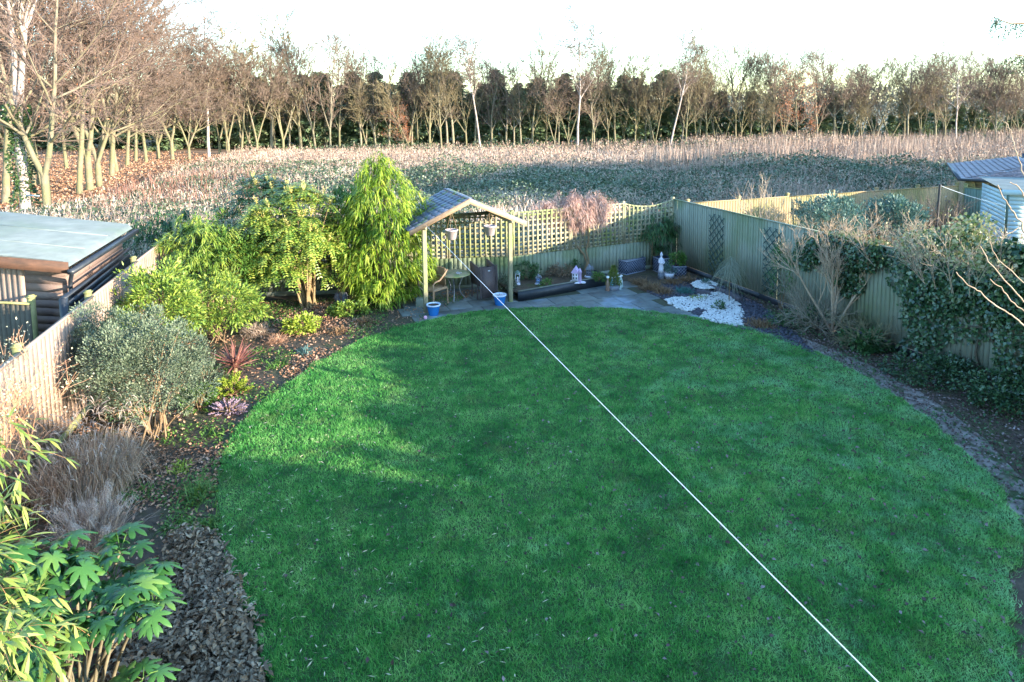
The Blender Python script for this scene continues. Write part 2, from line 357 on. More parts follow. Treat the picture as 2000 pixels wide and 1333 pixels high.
def board_fence(name, label, A, B, h, N, mat, post_mat, panel=1.83, posts=True, gaps=None, cap=True, gravel=.16, pside=-1, gmat=None, bw=.1, posth=.08, toph=None, railm=None, pcap=True):
    A = np.array(A, float); B = np.array(B, float); L = np.linalg.norm(B-A); d = (B-A)/L
    t = thing(name, label, 'fence', A)
    k = max(1, int(round(L/panel))); s = L/k; R3 = np.stack([d, np.cross(U, d), U], 1)
    for i in range(k):
        a = A+d*(i*s+.0); b = A+d*((i+1)*s)
        m = MB(); boards(m, a, b, gravel, h-.03, N, bw, (gaps(i) if gaps else 0)); m.build('board_panel', mat, t, True)
        if cap: MB().bar(a+[0, 0, h-.016], b+[0, 0, h-.016], .055, .026).build('cap_rail', railm or post_mat, t, True)
        for z in (.45, h-.35): MB().bar(a-N*.04+[0, 0, z], b-N*.04+[0, 0, z], .04, .06).build('rail', post_mat, t, True)
        if gravel: MB().bar(a+[0, 0, gravel/2-.01], b+[0, 0, gravel/2-.01], .03, gravel).build('gravel_board', gmat or post_mat, t, True)
    if posts:
        for i in range(k+1):
            q = A+d*i*s+N*.05*(-pside if pside < 0 else 1)*0-N*.06
            m = MB().box(q+[0, 0, (h+posth)/2], (.09, .09, h+posth), R3)
            if pcap: m.box(q+[0, 0, h+posth+.012], (.12, .12, .022), R3); m.box(q+[0, 0, h+posth+.034], (.08, .08, .022), R3)
            m.build('post', post_mat, t, True)
    return t
board_fence('boarded_fence', 'long shaded grey green board fence along the right of the lawn', C0, RN, 2.11, NRF, FGREEN, FGREEN, posts=True, pcap=False, posth=-.1, gaps=lambda i: (.3 if i == 0 else .22 if i == 1 else .1 if i == 2 else 0), gmat=BLACK)
pA = np.dot(at(180, 565, 1.95)-LF0, WL); pB = np.dot(at(48, 668, 1.95)-LF0, WL); LN = LF0+WL*(pB-3*(pA-pB)); LC2 = LF0+WL*(pA+2*(pA-pB)); LN[2] = 0
board_fence('boarded_fence', 'sunlit pinkish board fence with mossy capped posts beside the left border', LN, LC2, 1.84, NLF, FPINK, FMOSS, posts=True, panel=pA-pB, railm=FPINK, bw=.14, posth=.05)
NB = nrm(np.array([-(C0-BK)[1], (C0-BK)[0], 0])); NB = NB if NB[1] < 0 else -NB
NB2 = nrm(np.array([(BK-LC)[1], -(BK-LC)[0], 0])); NB2 = NB2 if NB2[1] < 0 else -NB2
def trellis_fence(label, A, B, N, scallop=None, panel=1.85):
    A = np.array(A, float); B = np.array(B, float); L = np.linalg.norm(B-A); d = (B-A)/L; k = int(round(L/panel)); s = L/k
    t = thing('trellis_fence', label, 'fence', A); R3 = np.stack([d, N, U], 1)
    for i in range(k):
        a = A+d*i*s; b = A+d*(i+1)*s; m = MB(); boards(m, a, b, .12, .87, N, .125); m.build('board_panel', FGREEN, t, True)
        MB().bar(a+[0, 0, .05], b+[0, 0, .05], .03, .14).build('gravel_board', FGREEN, t, True)
        m = MB(); n = 12; top = lambda u: 2.08-(.14*(1-(2*u-1)**2) if scallop and i in scallop else 0)
        for q in range(n+1):
            u = q/n; c = a+d*(u*(s-.06)+.03)+N*.018; zt = top(u); m.box(c+[0, 0, (.88+zt)/2], (.05, .017, zt-.88), R3)
        for z in (.90, 1.0, 1.12, 1.24, 1.39, 1.54, 1.69, 1.84, 1.99):
            if z < 1.9 or not (scallop and i in scallop): m.box((a+b)/2+[0, 0, z], (s-.02, .017, .048), R3)
        for q in range(16):
            u0, u1 = q/16, (q+1)/16; m.bar(a+d*u0*s+[0, 0, top(u0)], a+d*u1*s+[0, 0, top(u1)], .05, .04)
        m.build('trellis', TRELL, t, True)
    for i in range(k+1):
        q = A+d*i*s-N*.05; MB().box(q+[0, 0, 1.07], (.085, .085, 2.16), R3).build('post', TRELL, t, True)
    return t
trellis_fence('back fence of low boards topped by square trellis, right of the arbour corner', C0, BK, NB, scallop=(0,))
trellis_fence('back fence of low boards and trellis hidden behind the mahonia and bamboo', BK, LC, NB2)
# diagonal trellises on the right fence
def diag_trellis(px, label):
    p = hit(px, 500, C0+NRF*.05, NRF); p[2] = 0; t = thing('wall_trellis', label, 'trellis', p, group='dark green diagonal trellises on the right fence')
    m = MB(); wd, z0, z1 = .62, .25, 1.95; g = FT
    for sgn, off in ((1, 0), (-1, .012)):
        for c in np.arange(-2.6, 2.6, .22):
            pts = []
            for u in np.linspace(0, wd, 40):
                z = 1.1+c+sgn*(u-wd/2)*1.0
                if z0 < z < z1: pts.append(u)
            if len(pts) > 3:
                u0, u1 = pts[0], pts[-1]; a = p+WR*(u0-wd/2)+NRF*off; b = p+WR*(u1-wd/2)+NRF*off
                a[2] = 1.1+c+sgn*(u0-wd/2); b[2] = 1.1+c+sgn*(u1-wd/2); m.bar(a, b, .022, .01, up=NRF)
    m.build('lattice', g, t, True); return t
FT = surf('dark_green_paint', (.02, .05, .045), (.045, .08, .07), 9, .7, .1)
diag_trellis(1398, 'green diagonal lattice on the right fence near its far corner')
diag_trellis(1508, 'green diagonal lattice on the right fence next to the bare shrub')
# neighbour's fence beyond, summerhouse, tiled outbuilding
nf0, nf1 = at(1345, 396, 1.95), at(1872, 362, 1.95); nf0[2] = nf1[2] = 0
NN = nrm(np.array([(nf1-nf0)[1], -(nf1-nf0)[0], 0]))
board_fence('boarded_fence', "tan board fence with square posts at the back of the next garden", nf0, nf1, 1.95, NN, FTAN, FTAN, panel=1.9, posth=.06, gravel=.14)
g0 = nf1+NN*.02; g1 = g0+np.array([.55, -1.0, 0])*3.1; NG = nrm(np.array([-1., -.55, 0]))
board_fence('boarded_fence', 'dull green board fence below the tiled roof', g0+np.array([.15, -.1, 0]), g1, 1.9, NG, surf('green_stain', (.09, .14, .11), (.17, .23, .18), 5, .85, .2, stretch=(12, 12, 1), island=.3), FMOSS, panel=1.7, gravel=.1)
# ================================================================ BUILDINGS
SHWOOD = surf('shed_timber', (.13, .085, .07), (.26, .185, .15), 7, .8, .3, stretch=(1.5, 1.5, 10), island=.3)
RUSTW = surf('rusty_fascia', (.04, .026, .02), (.13, .065, .04), 3, .7, .3, stretch=(1, 1, 4))
FELT = surf('roofing_felt', (.12, .145, .14), (.21, .24, .225), 2.5, .9, .15, c3=(.13, .17, .14), c3cut=(.5, .7), c3s=.8)
ZR = 2.4
ra, rb = at(133, 511, ZR), at(258, 438, ZR); e1 = nrm(rb-ra); e0 = nrm(at(0, 506, ZR)-ra)
t = thing('garden_shed', 'weathered timber shed with pale felt roof behind the left fence', 'shed', (ra[0], ra[1], 0))
def P3(a, b, z): q = ra+e0*a+e1*b; return np.array([q[0], q[1], z])
Ls = np.linalg.norm(rb-ra)
rf = MB(); V = [P3(0.10, 0, ZR), P3(.10, Ls, ZR), P3(5, Ls+.2, ZR+.28), P3(5, 0, ZR+.28), P3(0, 0, ZR-.10), P3(0, Ls, ZR-.10)]
rf.add(V, [[0, 3, 2, 1], [0, 1, 5, 4]]); V2 = [P3(0, 0, ZR-.10), P3(.1, 0, ZR), P3(5, 0, ZR+.28), P3(5, 0, ZR+.1), P3(0, Ls, ZR-.10), P3(.1, Ls, ZR), P3(5, Ls+.2, ZR+.28), P3(5, Ls+.2, ZR+.1)]
rf.add(V2, [[0, 1, 2, 3], [7, 6, 5, 4], [0, 3, 7, 4]])
for b in (Ls*.28, Ls*.62): rf.bar(P3(.1, b, ZR+.003), P3(5, b+.1, ZR+.283), .05, .012)
rfo = rf.build('roof', FELT, t, True)
m = MB().bar(P3(.0, -.03, ZR-.11), P3(5, -.03, ZR+.10), .03, .20); m.build('fascia', RUSTW, t, True)
m = MB(); zt = ZR-.12
for k in range(15):
    z = .1+k*.15
    if z+.15 < zt+.08:
        m.bar(P3(.22, .28-.006*(k % 1), z+.075), P3(1.05, .28, z+.075), .014, .146)
        m.bar(P3(2.15, .28, z+.075), P3(4.8, .28, z+.075), .014, .146)
        m.bar(P3(.22, .28, z+.075), P3(.22, Ls-.2, z+.075), .014, .146)
m.bar(P3(.23, .262, 0.05), P3(.23, .262, zt), .06, .06); m.build('wall', SHWOOD, t, True)
dm = MB(); 
for k in range(9): dm.bar(P3(1.12+k*.118, .27, .1), P3(1.12+k*.118, .27, ZR-.16), .112, .02, up=e1)
dr = dm.build('door', FPINK, t, True)
GREY = surf('galvanised_steel', (.30, .34, .38), (.42, .46, .50), 6, .4, .1, metal=.6)
MB().bar(P3(1.05, .245, 1.95), P3(1.6, .245, 1.97), .012, .05).build('hinge', GREY, dr, True)
gt = MB(); gt.bar(P3(-.07, -.08, ZR-.17), P3(-.07, Ls+.1, ZR-.17), .10, .08); gt.build('gutter', BLACK, t, True)
MB().tube([P3(-.05, .02, ZR-.18), P3(-.03, .03, ZR-.26), P3(.10, .24, ZR-.42), P3(.11, .25, ZR-.5), P3(.11, .25, .1)], .035, 8).build('downpipe', BLACK, t, True)
# dark panel between shed and fence
da, db = at(124, 583, 1.9), at(252, 486, 1.9); da[2] = db[2] = 0
ND = nrm(np.array([(db-da)[1], -(db-da)[0], 0])); t = thing('slatted_screen', 'blue black slatted screen between the shed wall and the left fence', 'screen', da)
m = MB()
for k in range(14): m.bar(da+[0, 0, .1+k*.125], db+[0, 0, .1+k*.125], .02, .118)
m.build('panel', BLACK, t, True); m = MB(); dd = db-da
for k in range(28): q = da+dd*(k+.5)/28+ND*.02; m.bar(q+[0, 0, 1.68], q+[0, 0, 1.9], .02, .02)
m.bar(da+[0, 0, 1.9], db+[0, 0, 1.9], .08, .03); m.build('trellis_top', BLACK, t, True)
MB().box(da+[0, 0, .95], (.1, .1, 1.9)).build('post', BLACK, t, True)
# low gate-like side fence left
sa = at(58, 592, 1.72); sa[2] = 0; sb = sa+e0*1.6
board_fence('boarded_fence', 'short dark board fence with moss topped rail in front of the shed', sa, sb, 1.72, -e1, surf('dark_timber', (.05, .045, .035), (.11, .095, .07), 6, .85, .3, island=.3), FMOSS, panel=1.6)
# ---- next door: blue summerhouse
PB = surf('pale_blue_paint', (.33, .44, .47), (.38, .50, .53), 3, .6, .1)
sh0 = atY(1966, 376, 19.4); ztop = sh0[2]; c0 = np.array([sh0[0], sh0[1], 0]); sx_ = nrm(np.array([.93, -.36, 0])); sy_ = np.array([.36, .93, 0])
t = thing('summerhouse', 'pale blue shiplap summerhouse at the right edge', 'summerhouse', c0)
m = MB()
for k in range(19):
    z = k*ztop/19; hgt = ztop/19
    m.bar(c0+sx_*.08+[0, 0, z+hgt/2], c0+sx_*.60+[0, 0, z+hgt/2], .016+.004*(k % 2), hgt*.93)
    m.bar(c0+sx_*1.3+[0, 0, z+hgt/2], c0+sx_*3+[0, 0, z+hgt/2], .016, hgt*.93)
    m.bar(c0+[0, 0, z+hgt/2], c0+sy_*2.4+[0, 0, z+hgt/2], .016, hgt*.93)
m.bar(c0+[0, 0, 0], c0+[0, 0, ztop], .09, .05); m.bar(c0+sx_*.9+sy_*.02, c0+sx_*.9+sy_*.02+[0, 0, .9], .7, .02, up=sy_)
m.build('wall', PB, t, True)
wm = MB(); 
for z in (1.0, 1.45, 1.9): wm.bar(c0+sx_*.6+[0, 0, z], c0+sx_*1.3+[0, 0, z], .04, .05)
for x in (.62, .95, 1.28): wm.bar(c0+sx_*x+[0, 0, 1.0], c0+sx_*x+[0, 0, 1.9], .05, .04)
wn = wm.build('window', surf('white_paint', (.7, .7, .7), (.8, .8, .8), 4, .5, 0), t, True)
MB().bar(c0+sx_*.95+sy_*.02+[0, 0, 1], c0+sx_*.95+sy_*.02+[0, 0, 1.9], .66, .01, up=sy_).build('pane', surf('dark_glass', (.01, .02, .04), (.02, .03, .05), 2, .08, 0, spec=.8), wn, True)
MB().bar(c0-sx_*.12-sy_*.1+[0, 0, ztop+.02], c0+sx_*3.2-sy_*.1+[0, 0, ztop+.02], .2, .14).build('fascia', PB, t, True)
MB().add([c0-sx_*.12-sy_*.15+[0, 0, ztop+.09], c0+sx_*3.2-sy_*.15+[0, 0, ztop+.09], c0+sx_*3.2+sy_*2.5+[0, 0, ztop+.2], c0-sx_*.12+sy_*2.5+[0, 0, ztop+.2]], [[0, 1, 2, 3]]).build('roof', FELT, t, True)
# ---- tiled outbuilding
TILE = surf('purple_tile', (.15, .115, .125), (.28, .23, .245), 6, .55, .1, island=.6, spec=.5)
E0 = atY(1877, 351, 24.2); ze = E0[2]; ex = nrm(np.array([.86, -.5, 0])); ey = np.array([.5, .86, 0])
t = thing('outbuilding', 'low outbuilding with frosty purple grey tiled roof at the right edge', 'outbuilding', (E0[0], E0[1], 0))
B0 = np.array([E0[0], E0[1], 0]); m = MB()
def ob(a, b, z): q = B0+ex*a+ey*b; return np.array([q[0], q[1], z])
nr_, nc = 13, 34; slope = .17
for r in range(nr_):
    y0 = r*.19; 
    for c in range(nc):
        x0 = c*.24+(.12 if r % 2 else 0)
        if x0 < y0*1.0: continue
        z = ze+y0*slope+.03
        m.box(ob(x0+.12, y0+.1, z), (.23, .24, .02), np.stack([ex, nrm(ey+U*(slope-.14)), nrm(np.cross(ex, nrm(ey+U*(slope-.14))))], 1))
for r in range(nr_):                                     # hip side, facing left
    for c in range(28):
        x0 = r*.19; y0 = c*.24+(.12 if r % 2 else 0)
        if y0 < x0: continue
        dx = nrm(ex+U*(slope-.14)); m.box(ob(x0+.1, y0+.12, ze+x0*slope+.03), (.24, .23, .02), np.stack([dx, ey, np.cross(dx, ey)], 1))
m.build('roof', TILE, t, True)
MB().add([ob(0, 0, ze), ob(8, 0, ze), ob(8, 2.5, ze+2.5*slope), ob(2.5, 2.5, ze+2.5*slope), ob(2.5, 7, ze+2.5*slope), ob(0, 7, ze)], [[0, 1, 2, 3], [0, 3, 4, 5]]).build('roof_deck', BLACK, t, True)
MB().bar(ob(-.05, -.05, ze-.0), ob(8, -.05, ze), .1, .09).bar(ob(-.05, -.05, ze), ob(-.05, 7, ze), .1, .09).build('gutter', BLACK, t, True)
m = MB().bar(ob(.25, .2, ze-.12), ob(8, .2, ze-.12), .05, .14)
for k in range(14): m.bar(ob(.3+k*.5, .14, ze-.05), ob(.3+k*.5, .14, ze-.36), .12 if k % 2 else .3, .03, up=ey)
m.build('wall_plate', FTAN, t, True)
m = MB(); m.bar(ob(4.3, .5, (ze-.2)/2), ob(4.3+.01, .5, (ze-.2)/2), .01, .01)
for k in range(18): m.bar(ob(.3, .3, .06+k*.12), ob(8, .3, .06+k*.12), .03, .117); m.bar(ob(.3, .3, .06+k*.12), ob(.3, 6.8, .06+k*.12), .03, .117)
m.build('wall', FTAN, t, True)
# ---- washing line pole + line next door
pw = at(1827, 462, .9); pw[2] = 0; pt_ = atY(1836, 360, pw[1]*.99); t = thing('washing_line_post', 'black metal washing line post leaning by the tan fence', 'post', pw)
MB().tube([pw, pt_], .035, 8).build('pole', BLACK, t, True); MB().tube([pt_-[.06, 0, .02], pt_+[.06, 0, .0]], .012, 6).build('bracket', BLACK, t, True)
la = pt_-[0, 0, .04]; lb = c0+[0, 0, 1.95]
def sag(a, b, n, s): u = np.linspace(0, 1, n); P = a+(b-a)*u[:, None]; P[:, 2] -= s*4*u*(1-u); return P
LINE = surf('white_plastic_line', (.62, .62, .62), (.78, .78, .78), 5, .5, 0)
tag(MB().tube(sag(la, lb, 14, .05), .008, 5).build('washing_line', LINE), 'thin pale washing line strung from black post to the blue summerhouse', 'washing line')
# ---- the house the picture is taken from, and the neighbours that throw the long shadows (all behind or beside the view)
BRICK = surf('brick', (.22, .10, .06), (.36, .18, .11), 4, .9, .3)
SLATE = surf('house_roof_tile', (.08, .06, .05), (.15, .11, .09), 4, .8, .3)
def house(label, c, rz, wx, wy, eave, ridge, along='x'):
    t = thing('house', label, 'house', c, rz); x, y = wx/2, wy/2; m = MB()
    m.box((0, 0, eave/2), (wx, wy, eave))
    if along == 'x': m.add([(-x, -y, eave), (-x, y, eave), (-x, 0, ridge-.1), (x, -y, eave), (x, y, eave), (x, 0, ridge-.1)], [[0, 1, 2], [4, 3, 5]])
    else: m.add([(-x, -y, eave), (x, -y, eave), (0, -y, ridge-.1), (-x, y, eave), (x, y, eave), (0, y, ridge-.1)], [[0, 1, 2], [4, 3, 5]])
    m.build('wall', BRICK, t); r = MB(); o = .25
    if along == 'x': r.add([(-x-o, -y-o, eave-.05), (x+o, -y-o, eave-.05), (x+o, 0, ridge), (-x-o, 0, ridge), (-x-o, y+o, eave-.05), (x+o, y+o, eave-.05)], [[0, 1, 2, 3], [3, 2, 5, 4]])
    else: r.add([(-x-o, -y-o, eave-.05), (-x-o, y+o, eave-.05), (0, y+o, ridge), (0, -y-o, ridge), (x+o, -y-o, eave-.05), (x+o, y+o, eave-.05)], [[1, 0, 3, 2], [2, 3, 4, 5]])
    ro = r.build('roof', SLATE, t); MB().box((0, 0, ridge+.2), (.5, .5, 1.0)).build('chimney', BRICK, ro)
    for sx in (-.5, .5):
        for z in (1.4, 4.0):
            if z+.8 < eave:
                wdw = MB().box((sx*x*1.1, y+.02, z), (1.3, .06, 1.2)).build('window', LINE, t); MB().box((sx*x*1.1, y+.055, z), (1.15, .02, 1.05)).build('pane', BLACK, wdw)
    return t
house('brick house the garden belongs to, behind the viewpoint', (-1.2, -4.6, 0), 0, 9.4, 8, 5.0, 7.6)
house('brick bungalow to the right behind the viewpoint', (17.6, -3.6, 0), math.atan2(-1, 2), 7, 5.2, 2.9, 5.1)
house('tall brick house far to the right beyond the gardens', (47, 17, 0), math.atan2(-1, 2), 12, 20, 8.0, 10.2, 'y')
# ================================================================ TREES
def grow(rd, out, tips, p, d, L, r, lev, spec):
    s = spec[lev]; n = s['n']; st = L/n; last = lev == len(spec)-1; kids = [] if last else sorted(rd.uniform(s['from'], 1) for _ in range(int(s['kids']*rd.uniform(.8, 1.2)+.5)))
    az = rd.uniform(0, 6.28); r0 = r; ki = 0
    for i in range(n):
        w_ = s['wob']; d = (d+Vector((rd.gauss(0, w_), rd.gauss(0, w_), rd.gauss(0, w_)+s['up']))).normalized()
        q = p+d*st; r1 = r*(1-(1-s['tap'])*(i+1)/n); out.append((p, q, r0, r1, lev))
        while ki < len(kids) and kids[ki] <= (i+1)/n+1e-6:
            t = kids[ki]; f = t*n-i; b = p+(q-p)*max(0, min(1, f)); ki += 1; az += 2.4+rd.uniform(-.5, .5)
            a = d.orthogonal().normalized(); a.rotate(Matrix.Rotation(az, 3, d)); an = math.radians(s['ang']+rd.uniform(-s.get('aj', 12), s.get('aj', 12)))
            nd = (d*math.cos(an)+a*math.sin(an)).normalized()
            grow(rd, out, tips, b, nd, L*s['lr']*(1-s.get('sh', .45)*t)*rd.uniform(.75, 1.2), max((r0+(r1-r0)*f)*s.get('rr', .5), s.get('rmin', .006)), lev+1, spec)
        p, r0 = q, r1
    if lev >= len(spec)-2: tips.append((p, d))
def skel(seed, h, r, spec, lean=(0, 0), forks=None):
    rd = random.Random(seed); out = []; tips = []
    if forks:
        z0 = forks[0]; P = Vector((0, 0, -.1)); Q = Vector((lean[0]*z0, lean[1]*z0, z0)); out += [(P, P+(Q-P)*.25, r*1.3, r*1.02, 0), (P+(Q-P)*.25, Q, r*1.02, r*.95, 0)]
        for az, el, f in forks[1]:
            dd = Vector((math.cos(az)*math.sin(el), math.sin(az)*math.sin(el), math.cos(el))); grow(rd, out, tips, Q-dd*.1, dd, (h-z0)*f, r*.72, 0, spec)
    else: grow(rd, out, tips, Vector((0, 0, -.1)), Vector((lean[0], lean[1], 1)).normalized(), h, r, 0, spec)
    return out, tips
def tree_proto(name, cat, sk, bark, twig, split=1, leaves=None, lmat=None, flare=True):
    out, tips = sk; t = thing(name, '', cat)
    A = np.array([(*a, *b, c, d_, e_) for a, b, c, d_, e_ in out])
    if flare:
        low = (A[:, 8] == 0) & (A[:, 2] < .3) & (A[:, 5] > 1.); A[low, 6] *= 1.12
    for nm, mk, mt in (('trunk', A[:, 8] <= split, bark), ('crown', A[:, 8] > split, twig)):
        B = A[mk]; m = MB(); big = B[:, 6] > .05
        for sel, k in ((big, 7), (~big, 3)):
            C = B[sel]
            if len(C): dd = C[:, 3:6]-C[:, :3]; m.segs(C[:, :3]-dd*.03, C[:, 3:6]+dd*.03, C[:, 6], C[:, 7], k)
        o = m.build(nm, mt, t, smooth=True)
        if nm == 'crown' and leaves and lmat:
            T = np.array([tuple(a) for a, b in tips]); n = leaves
            i = RG.integers(0, len(T), n); P = T[i]+RG.normal(0, .18, (n, 3)); D = rvec(n); D[:, 2] -= .3
            MB().leaves(P, D, rvec(n), uni(.07, .12, n), uni(.05, .08, n), .2).build('foliage', lmat, o)
    return t
def sp(k0=15, a0=42, f0=.25, k1=8, k2=6, lr0=.46, up=.05, droop=0., rmin=.019, k3=0, wob=.07):
    S = [dict(n=9, kids=k0, ang=a0, lr=lr0, wob=wob*.6, up=.02, tap=.22, rr=.6, sh=.22, **{'from': f0}),
         dict(n=6, kids=k1, ang=38, lr=.5, wob=wob, up=up, tap=.3, rr=.58, sh=.35, rmin=rmin*1.3, **{'from': .15}),
         dict(n=4, kids=k2, ang=36, lr=.5, wob=wob*1.3, up=up-droop*.3, tap=.4, rr=.55, sh=.3, rmin=rmin, **{'from': .1})]
    if k3: S.append(dict(n=3, kids=k3, ang=34, lr=.55, wob=wob*1.3, up=up-droop*.5, tap=.4, rr=.6, rmin=rmin*.8, **{'from': .1}))
    S.append(dict(n=3, kids=0, ang=30, lr=.5, wob=wob*1.4, up=up-droop, tap=.4, **{'from': .1})); return S
OAKL = leafmat('copper_leaf', [(.30, .09, .035), (.48, .17, .07), (.62, .28, .14)], .6, .3)
BEECHL = leafmat('beech_leaf', [(.36, .13, .06), (.50, .22, .12), (.62, .32, .2)], .6, .3)
far = [tree_proto('bare_tree', 'tree', skel(1, 10, .15, sp(14, 33, .22)), BARK2, TWIG), tree_proto('bare_tree', 'tree', skel(2, 10, .13, sp(15, 28, .16, lr0=.5)), BARK, TWIGY),
       tree_proto('bare_tree', 'tree', skel(3, 10, .12, sp(12, 30, .3, lr0=.42), forks=(1.2, [(0, .25, 1), (2.2, .35, .9), (4.3, .3, .95)])), BARK, TWIG),
       tree_proto('bare_tree', 'tree', skel(4, 10, .16, sp(14, 40, .3, lr0=.4), lean=(.06, 0)), BARK2, TWIGY),
       tree_proto('bare_tree', 'tree', skel(5, 10, .12, sp(15, 26, .2, lr0=.45)), BARK2, TWIG),
       tree_proto('bare_tree', 'tree', skel(6, 10, .14, sp(11, 33, .25, lr0=.42), forks=(.6, [(.4, .3, 1), (3.4, .35, .85)])), BARK, TWIGY)]
birch = [tree_proto('birch_tree', 'birch tree', skel(11, 12, .13, sp(20, 40, .42, 9, 7, .3, up=.03, droop=.25)), BIRCH, TWIG), tree_proto('birch_tree', 'birch tree', skel(12, 12, .12, sp(22, 34, .5, 9, 7, .26, up=.03, droop=.2), lean=(.03, .02)), BIRCH, TWIG)]
copper = tree_proto('oak_sapling', 'oak tree', skel(13, 7, .08, sp(18, 50, .2, 6, 4, .42)), BARK, TWIG, leaves=1700, lmat=OAKL)
def place(protos, used, i, label, loc, rz, sc, group):
    p = protos[i % len(protos)]
    if (id(protos), i % len(protos)) not in used:
        used.add((id(protos), i % len(protos))); p.location = loc; p.rotation_euler = (0, 0, rz); p.scale = sc if not np.isscalar(sc) else (sc,)*3; p['label'] = label; p['group'] = group; return p
    return dup(p, label, loc, rz, sc, group)
used = set()
ORD = ['first', 'second', 'third', 'fourth', 'fifth', 'sixth', 'seventh', 'eighth', 'ninth', 'tenth', 'eleventh', 'twelfth', 'thirteenth', 'fourteenth', 'fifteenth', 'sixteenth']
def anchor(x):
    for a, s_ in ((180, 'behind the ivy clad trunk'), (395, 'at the back of the wood'), (560, 'left of the mahonia top'), (760, 'above mahonia and tall bamboo'), (960, 'beyond the arbour roof'), (1180, 'above the pinkish climber'), (1330, 'above the trellis corner'), (1520, 'left of the copper leaved oak'), (1720, 'right of the copper leaved oak'), (1870, 'beyond the tan fence'), (2100, 'above the purple grey tiled roof')):
        if x < a: return s_
row = [(430,95,308),(447,105,305),(473,85,305),(503,112,302),(530,92,305),(554,110,300),(588,58,303),(617,110,300),(646,98,300),(664,118,300),(705,128,300),(735,135,298),(762,120,298),(798,122,300),(817,140,296),(840,96,300),(862,130,296),(886,120,298),(911,140,294),(960,150,292),(990,132,300),(1018,150,290),(1040,124,292),(1083,150,285),(1110,160,284),(1160,155,283),(1201,118,282),(1240,132,280),(1262,150,279),(1279,140,278),(1340,140,276),(1360,150,275),(1379,118,274),(1415,114,273),(1437,122,272),(1466,138,271),(1490,160,270),(1512,134,270),(1531,148,269),(1589,128,268),(1612,148,267),(1640,160,266),(1662,168,266),(1681,144,266),(1709,150,266),(1737,144,266),(1764,158,266),(1795,128,265),(1827,132,265),(1846,150,264),(1895,150,264),(1921,154,264),(1944,150,264),(1962,156,264),(1992,154,264),(2030,150,264)]
TR = ['mossy', 'slender', 'wide spreading', 'leaning', 'many branched', 'twin stemmed']; cnt = {}
for k, (x, top, base) in enumerate(row):
    Yd = 68+(x-430)/1600*6+RG.uniform(-2.5, 3.5); g = atY(x, base, Yd); h = atY(x, top, Yd)[2]
    a = anchor(x); cnt[a] = cnt.get(a, 0)+1; i = int(RG.integers(0, 6))
    place(far, used, i, f'{ORD[cnt[a]-1]} bare far row tree from the left {a}', (g[0], Yd, 0), RG.uniform(0, 6.28), (h/10*RG.uniform(.85, 1.15), h/10*RG.uniform(.85, 1.15), h/10*1.03), 'bare trees of the far row')
cnt = {}
for k, x in enumerate(range(440, 2040, 44)):
    x = x+RG.uniform(-14, 14); Yd = RG.uniform(71, 74.5); g = atY(x, 300, Yd); h = atY(x, RG.uniform(112, 165), Yd)[2]; a = anchor(x); cnt[a] = cnt.get(a, 0)+1
    place(far, used, int(RG.integers(0, 6)), f'{ORD[cnt[a]-1]} slim set back bare tree from the left {a}', (g[0], Yd, 0), RG.uniform(0, 6.28), (h/10*.9, h/10*.9, h/10), 'slim bare trees set back behind the far row')
for k, (x, top, lab) in enumerate([(408, 26, 'tall pale birch standing at the right end of the wood'), (939, 88, 'birch with drooping twigs in the far row right above the arbour'), (1128, 68, 'tallest birch of the far row, above the pinkish climber'), (1308, 95, 'birch with white stem above the corner of the trellis fence'), (1865, 128, 'pale thin birch in the far row above the washing line post')]):
    Yd = 64 if k == 0 else 68+RG.uniform(-1, 2); g = atY(x, 300, Yd); h = atY(x, top, Yd)[2]
    place(birch, used, k % 2, lab, (g[0], Yd, 0), RG.uniform(0, 6), h/12*1.03, 'birches before the conifers')
for k, (x, top, Yd, lab) in enumerate([(1557, 158, 66, 'young oak keeping copper brown leaves in the far row'), (790, 222, 65, 'small tree with sparse copper leaves low in the far row above the arbour')]):
    g = atY(x, 280, Yd); h = atY(x, top, Yd)[2]; place([copper], used, 0, lab, (g[0], Yd, 0), k*2., h/7, 'copper leaved young oaks') if k == 0 else dup(copper, lab, (g[0], Yd, 0), 2., h/7, 'copper leaved young oaks')
# conifers behind the row
CON = leafmat('conifer_green', [(.06, .115, .065), (.13, .20, .10), (.21, .27, .13), (.31, .27, .17)], .7, .1, .5)
def conifer(seed, h, n):
    rd = np.random.default_rng(seed); t = thing('conifer', '', 'conifer'); MB().segs([[0, 0, 0]], [[0, 0, h*.95]], .16, .03, 7).build('trunk', BARK2, t)
    m = MB(); nb = 120
    for _ in range(nb):
        z = h*(rd.random()**.8)*.99; R = (1-z/h)**.9*h*.29+.05; R *= rd.uniform(.45, 1.3); az = rd.uniform(0, 6.28)
        k = int(n/nb); u = rd.random(k)**.7; dx, dy = math.cos(az), math.sin(az)
        P = np.stack([dx*u*R, dy*u*R, z-u*R*.22+.25*u*u*R], 1)+rd.normal(0, .13, (k, 3))*np.array([1, 1, .5])
        D = np.stack([np.full(k, dx), np.full(k, dy), np.full(k, -.25)], 1)+rd.normal(0, .45, (k, 3))
        m.leaves(P, D, U+rd.normal(0, .5, (k, 3)), rd.uniform(.3, .6, k), rd.uniform(.12, .24, k), .2)
    m.build('crown', CON, t); return t
cons = [conifer(21, 8, 5200), conifer(22, 8, 4600), conifer(23, 8, 5600)]; cnt = {}
